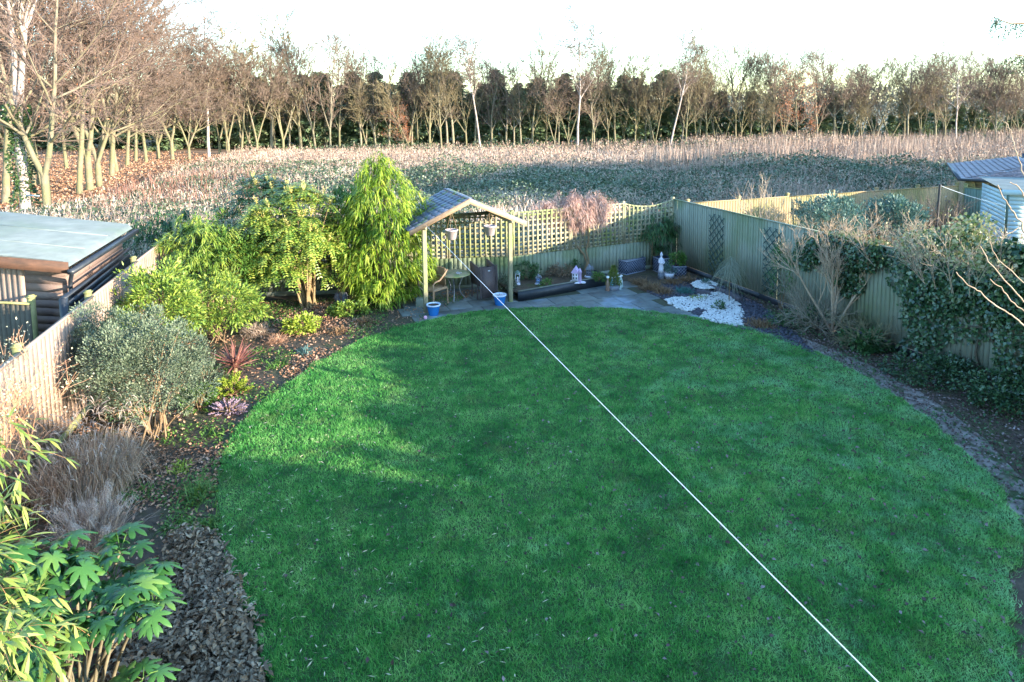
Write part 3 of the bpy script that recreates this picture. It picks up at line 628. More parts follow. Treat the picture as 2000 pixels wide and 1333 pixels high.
for k, x in enumerate(list(range(-60, 390, 34))+list(range(390, 1560, 23))+list(range(1560, 2060, 34))):
    x = x+RG.uniform(-8, 8); Yd = 75+RG.uniform(0, 6); top = RG.uniform(132, 182) if x < 1400 else RG.uniform(175, 215); 
    if x > 1640 and x < 1740: top = 225
    if 840 < x < 910: top = 142
    g = atY(x, 300, Yd); h = atY(x, top, Yd)[2]; a = anchor(x); cnt[a] = cnt.get(a, 0)+1
    place(cons, used, k, f'{ORD[cnt[a]-1]} dark far conifer from the left {a}', (g[0], Yd, 0), RG.uniform(0, 6), (h/8*1.35, h/8*1.35, h/8), 'dark conifers behind the bare row')
# far wood behind everything, one mass
n = 60000; X_ = uni(-120, 130, n); Yd = 96+uni(0, 10, n)+X_*.02; q = np.column_stack([X_, X_*0, X_*0]); hh = 3.8+3.5*vnoise(q, .09, 50)+1.5*vnoise(q, .4, 51); P = np.column_stack([X_, Yd, hh*uni(0, 1, n)**.8])
tag(MB().leaves(P, rvec(n)+[0, 0, .6], rvec(n), uni(.35, .8, n), uni(.15, .35, n), .2).build('distant_wood', leafmat('distant_wood', [(.12, .13, .10), (.23, .22, .16), (.36, .31, .25)], .8, .1, .3)), 'dark distant wood closing the view behind the tree line', 'distant wood', kind='stuff')
# ---- wood on the left
wsp = lambda up, dr: sp(13, 48, .12, 9, 6, .55, up=up, droop=dr, rmin=.016, k3=5, wob=.09)
wood = [tree_proto('woodland_tree', 'tree', skel(31, 12, .19, wsp(.04, .03), forks=(1.9, [(3.3, .30, .95), (.2, .24, 1)])), BARK, TWIGR, leaves=350, lmat=BEECHL),
        tree_proto('woodland_tree', 'tree', skel(32, 13, .17, wsp(.06, .0)), BARK, TWIG), tree_proto('woodland_tree', 'tree', skel(33, 13, .165, wsp(.05, .06), lean=(.1, 0)), BARK, TWIGR, leaves=300, lmat=BEECHL),
        tree_proto('woodland_tree', 'tree', skel(34, 12, .17, wsp(.04, .02), forks=(1.4, [(3.0, .30, .9), (.5, .35, 1), (1.8, .3, .8)])), BARK, TWIG)]
IVYD = leafmat('dark_ivy', [(.012, .035, .014), (.03, .075, .022), (.10, .14, .05)], .35, .15, 2, spec=.5)
wd = [(11,400,1,1.05,'thick mossy trunk at the far left edge of the wood'),(34,384,2,.9,'thin trunk between the edge tree and the ivy clad tree'),(68,366,1,.9,'mossy trunk just right of the ivy clad tree, set back'),(79,364,2,.85,'slim mossy trunk third behind the shed roof'),(94,424,0,1.0,'dark mossy forked tree right behind the shed roof'),(155,381,2,1.0,'leaning pale trunk left of the big forked tree'),(176,374,0,1.05,'big mossy tree forking low in a wide vee'),(194,365,3,1.0,'leaning mossy stem right of the big forked tree'),(218,345,1,1.0,'stout sunlit trunk at the right of the wood front'),(228,337,2,1.0,'stout curved trunk just behind the stout sunlit one'),(248,326,1,.9,'straight trunk deeper in the wood right of the stout pair'),(265,316,2,.9,'trunk deep in the wood seen above the leaf litter'),(310,311,3,.85,'shaded trunk at the back of the wood'),(337,313,0,.85,'leaning mossy trunk at the back edge of the wood left of the birch'),(130,330,1,.9,'thin trunk in the depth of the wood behind the leaning trunk'),(20,340,3,.95,'trunk deep in the wood at the left edge'),(286,318,1,.85,'grey stem in the wood before the shaded trunk'),(370,312,3,.8,'slight tree between wood and tall birch'),(-60,380,0,1.1,'forked tree half out of view at the left edge'),(-120,350,3,1.2,'spreading tree out at the left whose twigs reach into view')]
WT = []
for k, (x, y, i, s_, lab) in enumerate(wd):
    g = at(x, y, 0); o = place(wood, used, i, lab, (g[0], g[1], 0), RG.uniform(0, 6.28) if i not in (0, 3) else RG.uniform(-.3, .3), s_*RG.uniform(.95, 1.08), 'trees of the left wood'); WT.append(o)
g = at(52, 423); t = tree_proto('ivy_clad_tree', 'tree', skel(41, 15, .22, sp(14, 30, .35, 9, 6, .4, rmin=.016, k3=4), forks=(4.2, [(2.8, .12, 1), (.3, .16, .95)])), BIRCH, TWIG)
t.location = (g[0], g[1], 0); t['label'] = 'tall pale barked tree with ivy round its trunk behind the shed'
n = 2600; a = uni(0, 6.28, n); z = uni(0, 1, n)**.8*5.2; rr = .27+uni(0, .22, n)+.12*np.sin(z*3); P = np.stack([np.cos(a)*rr, np.sin(a)*rr, z], 1); D = np.stack([np.cos(a), np.sin(a), -uni(.2, .9, n)], 1)
MB().leaves(P, D, rvec(n)+np.stack([np.cos(a), np.sin(a), 0*a], 1), uni(.08, .14, n), uni(.08, .13, n), .1).build('ivy', IVYD, t)
# ================================================================ WOOD FLOOR AND FIELD
LIT = leafmat('leaf_litter', [(.12, .06, .03), (.30, .15, .08), (.48, .28, .17), (.6, .42, .3)], .8, .1, .8)
wp = [at(-350, 470), at(110, 432), at(300, 372), at(440, 322), at(460, 305), at(200, 292), at(-500, 292)]
P = scatter(wp, 52000, lambda P: np.clip(34/P[:, 1], .2, 1)**2); P[:, 2] = uni(.0, .1, len(P))
tag(MB().leaves(P, rvec(len(P))*[1, 1, .4], U+RG.normal(0, .5, (len(P), 3)), uni(.10, .2, len(P)), uni(.07, .14, len(P)), .3).build('leaf_litter', LIT), 'carpet of orange brown fallen leaves under the left wood', 'leaf litter', kind='stuff')
fp = [at(-40, 452), at(120, 425), at(300, 365), at(430, 318), at(460, 300), at(1000, 290), at(2150, 262), at(2600, 400), at(1900, 470), (6.5, 21.6, 0), (5.2, 21.0, 0), (0, 18.8, 0), (-8.6, 18.4, 0)]
BRAM = leafmat('bramble_leaf', [(.012, .032, .015), (.04, .075, .035), (.11, .15, .08), (.32, .33, .25)], .55, .2, .6, spec=.4)
STALK = leafmat('dry_stalk', [(.13, .08, .06), (.27, .185, .14), (.40, .30, .235), (.50, .40, .32)], .8, .15, .5)
band = lambda P: np.exp(-((P[:, 1]-(58-P[:, 0]*.05))/13)**2)
near_ = lambda P: np.exp(-((P[:, 1]-36)/8)**2)*(P[:, 0] > -14)
def hmap(P): return .2+(.7+.9*near_(P))*vnoise(P, .16, 5)*(.4+.7*vnoise(P, .45, 6))+.3*vnoise(P, 1.1, 7)
den = lambda P: np.clip((22/np.maximum(P[:, 1], 18))**1.25, .1, 1)*(np.abs(P[:, 0]) < P[:, 1]*.85+3)
P = scatter(fp, 150000, lambda P: den(P)*(vnoise(P, .1, 8)*.7+vnoise(P, .33, 9)*.5 > .50-.3*near_(P))*(1-band(P))**1.5); d_ = P[:, 1]/30
h_ = hmap(P)*1.25; P[:, 2] = h_*(1-uni(0, 1, len(P))**2*.75); D = rvec(len(P)); D[:, 2] = D[:, 2]*.5-.1
tag(MB().leaves(P, D, U+RG.normal(0, .7, (len(P), 3)), uni(.08, .15, len(P))*(.6+.5*d_), uni(.05, .09, len(P))*(.7+.55*d_), .15).build('brambles', BRAM), 'frosted bramble thicket covering the rough field', 'brambles', kind='stuff')
P = scatter(fp, 30000, lambda P: den(P)*np.clip(.05+.7*band(P)+.7*(vnoise(P, .09, 10)*.65+vnoise(P, .4, 11)*.45 > .62)+(P[:, 0] > 3)*.15, 0, 1))
d_ = P[:, 1]/30; L_ = (.6+1.0*vnoise(P, .2, 12)+uni(0, .5, len(P)))*(1+.25*(P[:, 0] > 8)); P[:, 2] = hmap(P)*.3
D = nrm(np.column_stack([RG.normal(0, .24, (len(P), 2)), np.ones(len(P))]))
L_ = L_*np.where((P[:, 1] > 46) & (P[:, 0] < 18), .5, .8)
m = MB().strips(P, D, L_, uni(.012, .028, len(P))*(.5+.6*d_), uni(0, .3, len(P)), 3, base=.8)
T = P+D*L_[:, None]*.85; q = RG.random(len(P)) < .22+.3*(P[:, 1] > 45); T = T[q]; n = len(T)                      # seed heads
m.leaves(np.repeat(T, 3, 0)-uni(0, .25, n*3)[:, None]*U, rvec(n*3)+[0, 0, .8], rvec(n*3), uni(.07, .2, n*3), np.repeat(.02+.035*d_[q], 3), .3)
tag(m.build('dry_stalks', STALK), 'tall dry brown stalks and seed heads standing in the rough field', 'dry stalks', kind='stuff')
P = scatter(fp, 150000, lambda P: den(P)*np.clip(band(P)*1.1+.75*(vnoise(P, .12, 15) > .42)+.12-.75*near_(P), 0, 1)); d_ = P[:, 1]/30; P[:, 2] = 0.02+.55*hmap(P)*(P[:, 1] < 45)
D = nrm(np.column_stack([RG.normal(0, .5, (len(P), 2)), np.ones(len(P))]))
tag(MB().strips(P, D, uni(.35, .75, len(P)), uni(.012, .024, len(P))*(.6+.8*d_), uni(.1, .5, len(P)), 3).build('dry_grass', leafmat('dry_grass', [(.45, .31, .22), (.72, .55, .42), (.86, .74, .60)], .8, .25, .4)), 'pale pinkish dead grass across the far field', 'dry grass', kind='stuff')
rf_ = [at(1250, 330), at(1500, 300), at(2080, 272), at(2200, 300), at(1900, 335), at(1500, 372), at(1280, 365)]
P = scatter(rf_, 7000, lambda P: (vnoise(P, .35, 60) > .45)*1.); P[:, 2] = .1; n = len(P); D = nrm(np.column_stack([RG.normal(0, .1, (n, 2)), np.ones(n)])); L_ = uni(1.1, 2.3, n)
tag(MB().strips(P, D, L_, uni(.02, .04, n), uni(0, .1, n), 3, base=.8).build('tall_stalks', STALK), 'tallest reddish brown dead stalks at the right side of the field', 'dry stalks', kind='stuff')
wf = [at(150, 440), at(240, 390), at(420, 345), at(560, 350), at(520, 410), at(330, 440)]
P = scatter(wf, 2600, None); P[:, 2] = .1; n = len(P); D = nrm(np.column_stack([RG.normal(0, .3, (n, 2)), np.ones(n)]))
tag(MB().strips(P, D, uni(.7, 1.7, n), uni(.012, .022, n), uni(0, .6, n), 5, base=.9, pw=3.).build('bramble_stems', surf('red_bramble_stem', (.16, .07, .05), (.34, .17, .12), 4, .8, 0)), 'arching reddish bramble stems at the near left of the field', 'brambles', kind='stuff')
# ================================================================ ARBOUR
POSTW = surf('arbour_post', (.15, .145, .09), (.31, .28, .18), 5, .85, .3, stretch=(6, 6, 1), c3=(.22, .26, .10), c3cut=(.5, .65), c3s=1.5)
BARGE = surf('arbour_barge', (.30, .19, .115), (.42, .28, .18), 5, .8, .2, stretch=(3, 3, 3))
ROOFS = surf('blue_slate_felt', (.05, .06, .09), (.13, .15, .20), 5, .55, .2, c3=(.10, .15, .03), c3cut=(.56, .62), c3s=2.2, island=.5, spec=.5)
am = (at(832, 612)+at(997, 591))/2; arz = math.atan2(UX[1], UX[0])
t = thing('garden_arbour', 'open wooden arbour with slate roof sheltering table and chairs', 'arbour', am, arz); hw = 1.11
for x in (-hw, hw):
    for y in (0, 1.5): MB().box((x, y, 1.06), (.10, .10, 2.12)).build('post', POSTW, t, bevel=.006)
za, ze_, ex_ = 2.74, 2.06, 1.5
m = MB(); sl = (za-ze_)/ex_; nr = 9
for s_ in (-1, 1):
    for r in range(nr):
        x0 = ex_*(1-r/nr)+.03; x1 = ex_*(1-(r+1)/nr)-.03; z0 = ze_+(ex_-x0)*sl+.045; z1 = ze_+(ex_-x1)*sl+.03
        for c in range(8):
            y0 = -.14+c*.255+RG.uniform(-.004, .004); y1 = y0+.249; dz = RG.uniform(0, .004)
            a, b = s_*x0, s_*x1
            V = [(a, y0, z0+dz), (a, y1, z0+dz), (b, y1, z1), (b, y0, z1), (a, y0, z0-.016), (a, y1, z0-.016), (b, y1, z1-.016), (b, y0, z1-.016)]
            m.add(V, [[0, 1, 2, 3], [7, 6, 5, 4], [0, 4, 5, 1], [1, 5, 6, 2], [2, 6, 7, 3], [3, 7, 4, 0]])
rfo = m.build('roof', ROOFS, t)
m = MB()
for k in range(8): m.box((0, -.01+k*.255, za+.03), (.14, .25, .03))
m.build('ridge_cap', ROOFS, rfo)
for y, nm in ((-.16, 'barge_board'), (1.74, 'barge_board')):
    for s_ in (-1, 1): MB().bar((s_*ex_, y, ze_-.02), (0, y, za-.02), .028, .13, up=(0, 1, 0)).build(nm, BARGE, t) if False else MB().add(*(lambda a, b: ([(a*ex_, y-.014, ze_-.09), (a*ex_, y-.014, ze_+.03), (0, y-.014, za+.03), (0, y-.014, za-.10), (a*ex_, y+.014, ze_-.09), (a*ex_, y+.014, ze_+.03), (0, y+.014, za+.03), (0, y+.014, za-.10)], [[0, 3, 2, 1], [4, 5, 6, 7], [0, 4, 7, 3], [1, 2, 6, 5], [0, 1, 5, 4]]))(s_, 0)).build(nm, BARGE, t)
for x in (-hw, hw): MB().box((x, .78, 2.13), (.06, 1.9, .10)).build('beam', POSTW, t)
for y in (.05, 1.45): MB().box((0, y, 2.10), (2*hw, .05, .09)).build('beam', POSTW, t) if y > 1 else None
m = MB(); 
for y in (.0, .5, 1.0, 1.5):
    for s_ in (-1, 1): m.bar((s_*ex_*.97, y, ze_-.03), (0, y, za-.05), .035, .07, up=(0, 1, 0))
m.build('rafters', POSTW, t)
def loc(x, y, z=0): q = am+UX*x+UY*y; return np.array([q[0], q[1], z])
def side_trellis(x):
    m = MB()
    for z in np.arange(.5, 2.0, .15): m.bar((x, .06, z), (x, 1.45, z), .02, .02)
    for y in np.arange(.15, 1.45, .15): m.bar((x, y, .5), (x, y, 2.0), .016, .016)
    m.build('side_trellis', POSTW, t)
side_trellis(-hw)
# hanging baskets
TERR = surf('mauve_plastic', (.40, .33, .33), (.50, .42, .42), 6, .6, .1)
def basket(px, py, label):
    p = hit(px, py, am-UY*.10, UY); y = np.dot(p-am, UY); x = np.dot(p-am, UX); zt = ze_+(ex_-abs(x))*sl-.05; zb = p[2]
    t = thing('hanging_basket', label, 'hanging basket', loc(x, y, zb), 0, 'hanging pots under the arbour'); r = .15
    MB().lathe([(.001, -.11), (.105, -.11), (r, .11), (r+.012, .11), (r+.012, .13), (r-.01, .13), (r-.02, .06), (.001, .06)], 18).build('pot', TERR, t, smooth=False)
    m = MB(); q = np.array([0, 0, zt-zb])
    for a in (.4, 2.5, 4.6): m.segs([[math.cos(a)*r, math.sin(a)*r, .12]], [q], .005, .005, 4)
    m.build('hanger', STEM, t)
    n = 70; P = np.column_stack([RG.normal(0, .06, (n, 2)), np.full(n, .06)]); MB().strips(P, rvec(n)*[1, 1, .4]+[0, 0, .7], uni(.06, .17, n), .014, .4, 3).build('plant', DRYB, t)
DRYB = leafmat('withered_brown', [(.09, .06, .04), (.20, .14, .09), (.34, .25, .17)], .8, .2)
basket(882, 459, 'mauve hanging pot on a tall triangular hanger, left under the arbour gable')
basket(957, 451, 'mauve hanging pot under the right slope of the arbour roof')
# wicker chairs, table
WICK = surf('honey_wicker', (.24, .15, .09), (.40, .27, .17), 60, .7, .8, bd=.004)
WICKD = surf('dark_wicker', (.055, .04, .04), (.12, .095, .095), 60, .6, .8, bd=.004)
def chair(name, label, loc_, rz, mat, tilt=None):
    t = thing(name, label, 'chair', loc_, rz)
    if tilt: t.rotation_euler = (tilt[0], tilt[1], rz)
    MB().box((0, 0, .43), (.50, .50, .07)).build('seat', mat, t, bevel=.02)
    bk = MB(); n = 9                                                        # back, curved round
    for i in range(n):
        u0, u1 = i/n-.5, (i+1)/n-.5; bk.bar((u0*.5, .24-(u0*u0)*.25, .70), (u1*.5, .24-(u1*u1)*.25, .70), .03, .46)
    bk.build('backrest', mat, t)
    for sx in (-1, 1):
        MB().tube([(sx*.26, .24, .90), (sx*.275, .12, .80), (sx*.29, -.05, .68), (sx*.285, -.20, .66), (sx*.27, -.26, .60), (sx*.26, -.26, .44)], .022, 8).build('armrest', mat, t, smooth=True)
        for sy in (-1, 1): MB().tube([(sx*.25, sy*.24, .42), (sx*.245, sy*.25, 0)], .022, 8).build('leg', mat, t, smooth=True)
    return t
chair('wicker_chair', 'honey coloured wicker armchair beside the left arbour post', loc(-.74, .62), math.radians(-62)+arz, WICK)
# the second chair is tipped forward against the table edge: back panel faces the garden
q = loc(.60, .58)
ch = thing('wicker_chair', 'dark wicker armchair tipped on its front against the table', 'chair', q, arz+math.radians(8))
def cpan(nm, V, Fq): 
    o = MB().add(V, Fq).build(nm, WICKD, ch); s = o.modifiers.new('thick', 'SOLIDIFY'); s.thickness = .03; return o
cpan('backrest', [(-.20, -.30, .10), (.22, -.30, .10), (.22, -.22, .88), (-.20, -.22, .88)], [[0, 1, 2, 3]])
MB().box((0.01, .10, .60), (.42, .05, .44)).build('seat', WICKD, ch)
cpan('side_panel', [(-.215, -.25, .42), (-.215, .28, .42), (-.24, .28, .98), (-.225, -.24, .88)], [[0, 1, 2, 3]])
cpan('side_panel', [(.235, -.25, .42), (.235, .28, .42), (.25, .28, .98), (.235, -.24, .88)], [[0, 1, 2, 3]])
for sx in (-.23, .24):
    MB().tube([(sx, -.26, .10), (sx, -.27, .55), (sx, -.25, .93)], .02, 7).build('armrest', WICKD, ch)
    for y in (.22, -.10): MB().tube([(sx, y, .42), (sx, y+.03, .0)], .02, 7).build('leg', WICKD, ch)
MB().box((.02, -.249, .79), (.06, .006, .022)).build('badge', LINE, ch)
tb = loc(-.16, .70); t = thing('garden_table', 'round mosaic topped table on curved metal legs under the arbour', 'table', tb)
MOS = surf('mosaic_top', (.20, .19, .10), (.42, .38, .24), 22, .6, .3, c3=(.18, .24, .10), c3cut=(.5, .6), c3s=6)
MB().lathe([(.001, .70), (.40, .70), (.415, .71), (.415, .725), (.40, .735), (.001, .735)], 40).build('tabletop', MOS, t)
GREYM = surf('grey_metal', (.14, .15, .17), (.24, .25, .27), 9, .45, .1, metal=.5)
for k in range(3):
    a = k*2.094+.5; c, s = math.cos(a), math.sin(a); MB().tube([(c*.30, s*.30, .70), (c*.20, s*.20, .55), (c*.12, s*.12, .36), (c*.17, s*.17, .18), (c*.30, s*.30, .01)], .016, 7).build('leg', GREYM, t, smooth=True)
tt = thing('table_ornament', 'small pebble and shell arrangement on the round table', 'ornament', tb+np.array([.12, -.05, .736])); m = MB()
for _ in range(9): x, y = RG.normal(0, .06, 2); m.lathe([(.001, 0), (.02, .004), (.024, .014), (.012, .026), (.001, .028)], 7, (x, y, 0))
m.build('pebbles', surf('pale_pebble', (.35, .35, .4), (.6, .6, .62), 20, .7, 0), tt)
# blue pots
BLUE = surf('blue_glaze', (.015, .13, .42), (.02, .19, .55), 4, .25, .05, spec=.6); RIMW = surf('pale_rim', (.45, .55, .70), (.6, .68, .8), 5, .4, 0)
PEAT = surf('potting_soil', (.02, .015, .012), (.06, .045, .035), 30, .95, .5)
def pot(label, p, frosty):
    t = thing('flower_pot', label, 'plant pot', p, 0, 'blue glazed pots by the arbour')
    MB().lathe([(.001, 0), (.10, 0), (.115, .02), (.155, .24), (.16, .27)], 24).build('pot', BLUE, t, smooth=True)
    MB().lathe([(.158, .255), (.175, .26), (.175, .29), (.15, .29), (.145, .25)], 24).build('rim', RIMW, t)
    MB().lathe([(.146, .262), (.001, .268)], 20).build('soil', PEAT if not frosty else surf('frosted_soil', (.4, .4, .42), (.65, .65, .68), 20, .8, .2), t)
    n = 30; P = np.column_stack([RG.normal(0, .05, (n, 2)), np.full(n, .26)]); MB().strips(P, rvec(n)*[1, 1, .3]+[0, 0, .5], uni(.04, .1, n), .012, .4, 2).build('plant', DRYB, t)
pot('blue glazed pot with dark soil by the left arbour post', at(847, 617), False)
pot('blue glazed pot with frosted top before the right arbour post', at(976, 597), True)
q = at(831, 625); tag(MB().lathe([(.001, 0), (.03, .008), (.045, .045), (.03, .082), (.001, .09)], 14, (q[0], q[1], .01)).build('garden_ball', surf('pink_plastic', (.75, .35, .5), (.8, .45, .6), 3, .4, 0), smooth=True), 'little pink ball on the soil by the left arbour post', 'ball')
# the long washing line from arbour to house
la = hit(832, 441, am-UY*.16, UY); ln = atY(1760, 1378, 2.3)
tag(MB().tube(sag(la, ln, 40, .01), .003, 6).build('washing_line', surf('washing_line_white', (.8, .8, .85), (.88, .88, .92), 3, .4, 0)), 'long white washing line running from the arbour over the lawn', 'washing line')
# ================================================================ RAISED BED, PLANTERS, ORNAMENTS
r0, r1 = at(1012, 590), at(1192, 557); bz = .27; RD = nrm(r1-r0); rn = np.array([-RD[1], RD[0], 0])
bk0 = r0+rn*1.35+RD*.0; bk1 = r1+rn*1.15
t = thing('raised_bed', 'low raised bed with black timber front before the trellis fence', 'raised bed', r0)
MB().bar(r0+[0, 0, bz/2], r1+[0, 0, bz/2], .05, bz).build('front_board', BLACK, t, True); MB().bar(r0+[0, 0, bz+.008], r1+[0, 0, bz+.008], .07, .016).build('top_rail', surf('worn_rail', (.10, .12, .10), (.22, .22, .18), 7, .8, .2), t, True)
MB().bar(r1+rn*.03+[0, 0, bz/2], bk1+[0, 0, bz/2], .05, bz).build('side_board', BLACK, t, True)
MB().add([r0+[0, 0, .22], r1+[0, 0, .22], bk1+[0, 0, .22], bk0+[0, 0, .22]], [[0, 1, 2, 3]]).build('soil', SOIL, t, True)
LEAFD = leafmat('dark_green_leaf', [(.012, .04, .015), (.035, .10, .03), (.09, .18, .05)], .45, .2, 2, spec=.4)
LEAFM = leafmat('mid_green_leaf', [(.018, .055, .01), (.08, .18, .03), (.18, .28, .06)], .5, .3, 2)
LEAFY = leafmat('yellow_green_leaf', [(.06, .12, .015), (.20, .29, .03), (.36, .42, .06), (.48, .50, .12)], .5, .35, 1.6)
LEAFB = leafmat('blue_green_leaf', [(.04, .09, .075), (.10, .18, .15), (.22, .30, .26)], .5, .2, 2)
GREYL = leafmat('grey_green_leaf', [(.03, .06, .03), (.09, .13, .075), (.19, .23, .15), (.3, .33, .22)], .6, .25, 1.5)
BROWNG = leafmat('brown_sedge', [(.08, .05, .025), (.20, .12, .06), (.34, .22, .12)], .7, .25, 3)
PALEG = leafmat('bleached_grass', [(.22, .16, .11), (.40, .30, .23), (.58, .47, .38)], .8, .3, 2)
def clumpy(c, r, K, rs, per, bias=.55, flat=1.):           # sub-clumps spread through an ellipsoid; points on each
    c = np.array(c, float); r = np.array(r, float); C = rvec(K)*(uni(bias, 1, K)**.6)[:, None]; C[:, 2] = np.abs(C[:, 2])*RG.choice([1, 1, 1, -.6], K)
    C = C*uni(.8, 1.22, K)[:, None]; cen = c+C*r; cen[:, 2] = np.maximum(cen[:, 2], .03); i = np.repeat(np.arange(K), per); o = rvec(K*per)*uni(.35, 1, K*per)[:, None]; sc_ = uni(.6, 1.45, K)[i][:, None]; P = cen[i]+o*np.array([rs, rs, rs*flat])*sc_; out = nrm(P-c)
    return P, nrm(o+out*.6), cen
def bush(name, label, cat, base, c, r, K, rs, per, L, W, mat, droop=.1, stems=10, smat=None, ns=1, group=None, up=.1, srad=.012, fold=.18, bias=.55):
    t = thing(name, label, cat, base, 0, group); P, D, cen = clumpy(c, r, K, rs, per, bias); D = nrm(D+[0, 0, up-droop]+rvec(len(P))*.45); n = len(P); keep = P[:, 2] > .01; P, D = P[keep], D[keep]; n = len(P)
    m = MB()
    if ns == 1: m.leaves(P, D, U+rvec(n)*.7, uni(L*.65, L*1.2, n), uni(W*.7, W*1.2, n), fold)
    else: m.strips(P, D, uni(L*.65, L*1.2, n), uni(W*.7, W*1.2, n), droop+uni(0, .3, n), ns)
    m.build('foliage', mat, t)
    if stems:
        k = min(stems, len(cen)); j = RG.choice(len(cen), k, False); E_ = cen[j]; B_ = np.column_stack([RG.normal(0, r[0]*.12, (k, 2)), np.zeros(k)]); Mi = (B_+E_)/2*[.8, .8, 1]+RG.normal(0, .03, (k, 3)); Mi[:, 2] += .05
        MB().segs(B_, Mi, srad, srad*.8, 5).segs(Mi, E_, srad*.8, srad*.35, 5).build('stem', smat or STEM, t)
    return t
def tuft(name, label, cat, base, n, L, W, mat, spread=.5, droop=.35, r=.06, ns=4, group=None, lo=.55):
    t = tag(MB().strips(np.column_stack([RG.normal(0, r, (n, 2)), np.zeros(n)]), np.column_stack([RG.normal(0, spread, (n, 2)), np.full(n, 1.)]), uni(L*lo, L*1.1, n), uni(W*.7, W*1.2, n), uni(droop*.4, droop*1.4, n), ns).build(name, mat), label, cat, group)
    t.location = tuple(base); return t
# ornaments on the raised bed
STONEW = surf('white_stone', (.50, .50, .56), (.72, .70, .78), 12, .8, .2); LILAC = surf('lilac_paint', (.45, .33, .55), (.62, .48, .68), 9, .7, .1); ORB = surf('blue_paint', (.12, .22, .5), (.3, .42, .65), 9, .6, .1); DARKST = surf('dark_stone', (.08, .09, .11), (.25, .27, .32), 14, .8, .3)
def bedp(x, y): return at(x, y, .22)
def cottage(label, p, s, wall, roofm, tower):
    t = thing('ornament_house', label, 'ornament', p, -.3); m = MB(); b = MB().lathe([(.001, 0), (.13*s, 0), (.12*s, .03*s), (.001, .04*s)], 9).build('base', STONEW, t)
    MB().box((0, 0, .13*s), (.13*s, .12*s, .20*s)).build('wall', wall, t)
    MB().add([(-.09*s, -.08*s, .22*s), (.09*s, -.08*s, .22*s), (.09*s, .08*s, .22*s), (-.09*s, .08*s, .22*s), (0, -.08*s, .36*s), (0, .08*s, .36*s)], [[0, 1, 4, 4], [2, 3, 5, 5], [1, 2, 5, 4], [3, 0, 4, 5]][2:]).add([(-.09*s, -.08*s, .22*s), (.09*s, -.08*s, .22*s), (0, -.08*s, .36*s), (-.09*s, .08*s, .22*s), (.09*s, .08*s, .22*s), (0, .08*s, .36*s)], [[0, 1, 2], [4, 3, 5]]).build('roof', roofm, t)
    m = MB()
    for x, z in ((-.03, .11), (.03, .11), (-.03, .18), (.03, .18)): m.box((x*s, -.062*s, z*s), (.025*s, .006, .035*s))
    m.build('window', BLACK, t)
    if tower: MB().lathe([(.04*s, 0), (.04*s, .24*s), (.055*s, .245*s), (.001, .34*s)], 10, (.10*s, -.03*s, 0)).build('tower', roofm, t)
cottage('lilac miniature cottage ornament in the middle of the raised bed', bedp(1124, 552), 1.25, STONEW, LILAC, True)
cottage('small blue roofed cottage ornament, second from the arbour post', bedp(1051, 555), .75, ORB, DARKST, True)
cottage('grey castle-like ornament right of the lilac cottage', bedp(1150, 541), 1.0, DARKST, DARKST, True)
t = thing('lantern_ornament', 'white lantern shaped ornament just right of the arbour post', 'ornament', bedp(1011, 556)); m = MB().box((0, 0, .02), (.14, .14, .04)).box((0, 0, .3), (.13, .13, .02))
for x in (-.055, .055):
    for y in (-.055, .055): m.box((x, y, .16), (.015, .015, .26))
m.build('frame', STONEW, t); MB().lathe([(.10, .31), (.001, .40)], 4).build('roof', LEAFB, t); MB().lathe([(.001, .04), (.03, .05), (.035, .10), (.02, .14), (.03, .18), (.001, .22)], 10).build('figurine', STONEW, t)
for k, (x, y, s) in enumerate([(1081, 560, .07), (1137, 553, .08), (1133, 548, .04)]):
    p = bedp(x, y); tag(MB().lathe([(.001, 0), (s, .0), (s*.9, .03), (s*.5, .045), (.001, .05)], 8, p, 1.3, .8).build('stone', STONEW), ['white stone at the front edge of the raised bed', 'flat white stone beside the lilac cottage ornament', 'small white stone behind the lilac cottage'][k], 'stone')
for k, (x, y, c, r, K, per, mat, lab) in enumerate([(1030, 545, (0, 0, .22), (.35, .25, .28), 24, 40, LEAFD, 'dark leafy evergreen on the raised bed right of the lantern'), (982, 575, (0, 0, .2), (.32, .3, .28), 26, 60, GREYL, 'grey lavender mound by the foot of the right arbour post'), (1100, 540, (0, 0, .15), (.4, .25, .18), 20, 30, DRYB, 'withered reddish plant at the back of the raised bed'), (1068, 559, (0, 0, .05), (.14, .1, .08), 10, 30, LEAFM, 'small bright green rosette near the blue cottage'), (1170, 548, (0, 0, .06), (.16, .1, .10), 12, 30, LEAFM, 'leafy green tuft right of the grey castle ornament'), (1120, 532, (0, 0, .12), (.2, .15, .2), 14, 30, LEAFD, 'dark fern behind the lilac cottage ornament'), (968, 550, (0, 0, .3), (.28, .2, .4), 22, 40, LEAFD, 'glossy dark shrub behind the tipped wicker chair')]):
    p = bedp(x, y) if x > 1010 else at(x, y); bush('low_shrub', lab, 'shrub', p, c, r, K, .09, per, .07, .025, mat, stems=5, srad=.006)
# reddish twiggy clump
tuft('dry_plant', 'brown withered stems before the trellis fence on the raised bed', 'plant', bedp(1085, 535), 120, .5, .012, DRYB, .6, .3, .12)
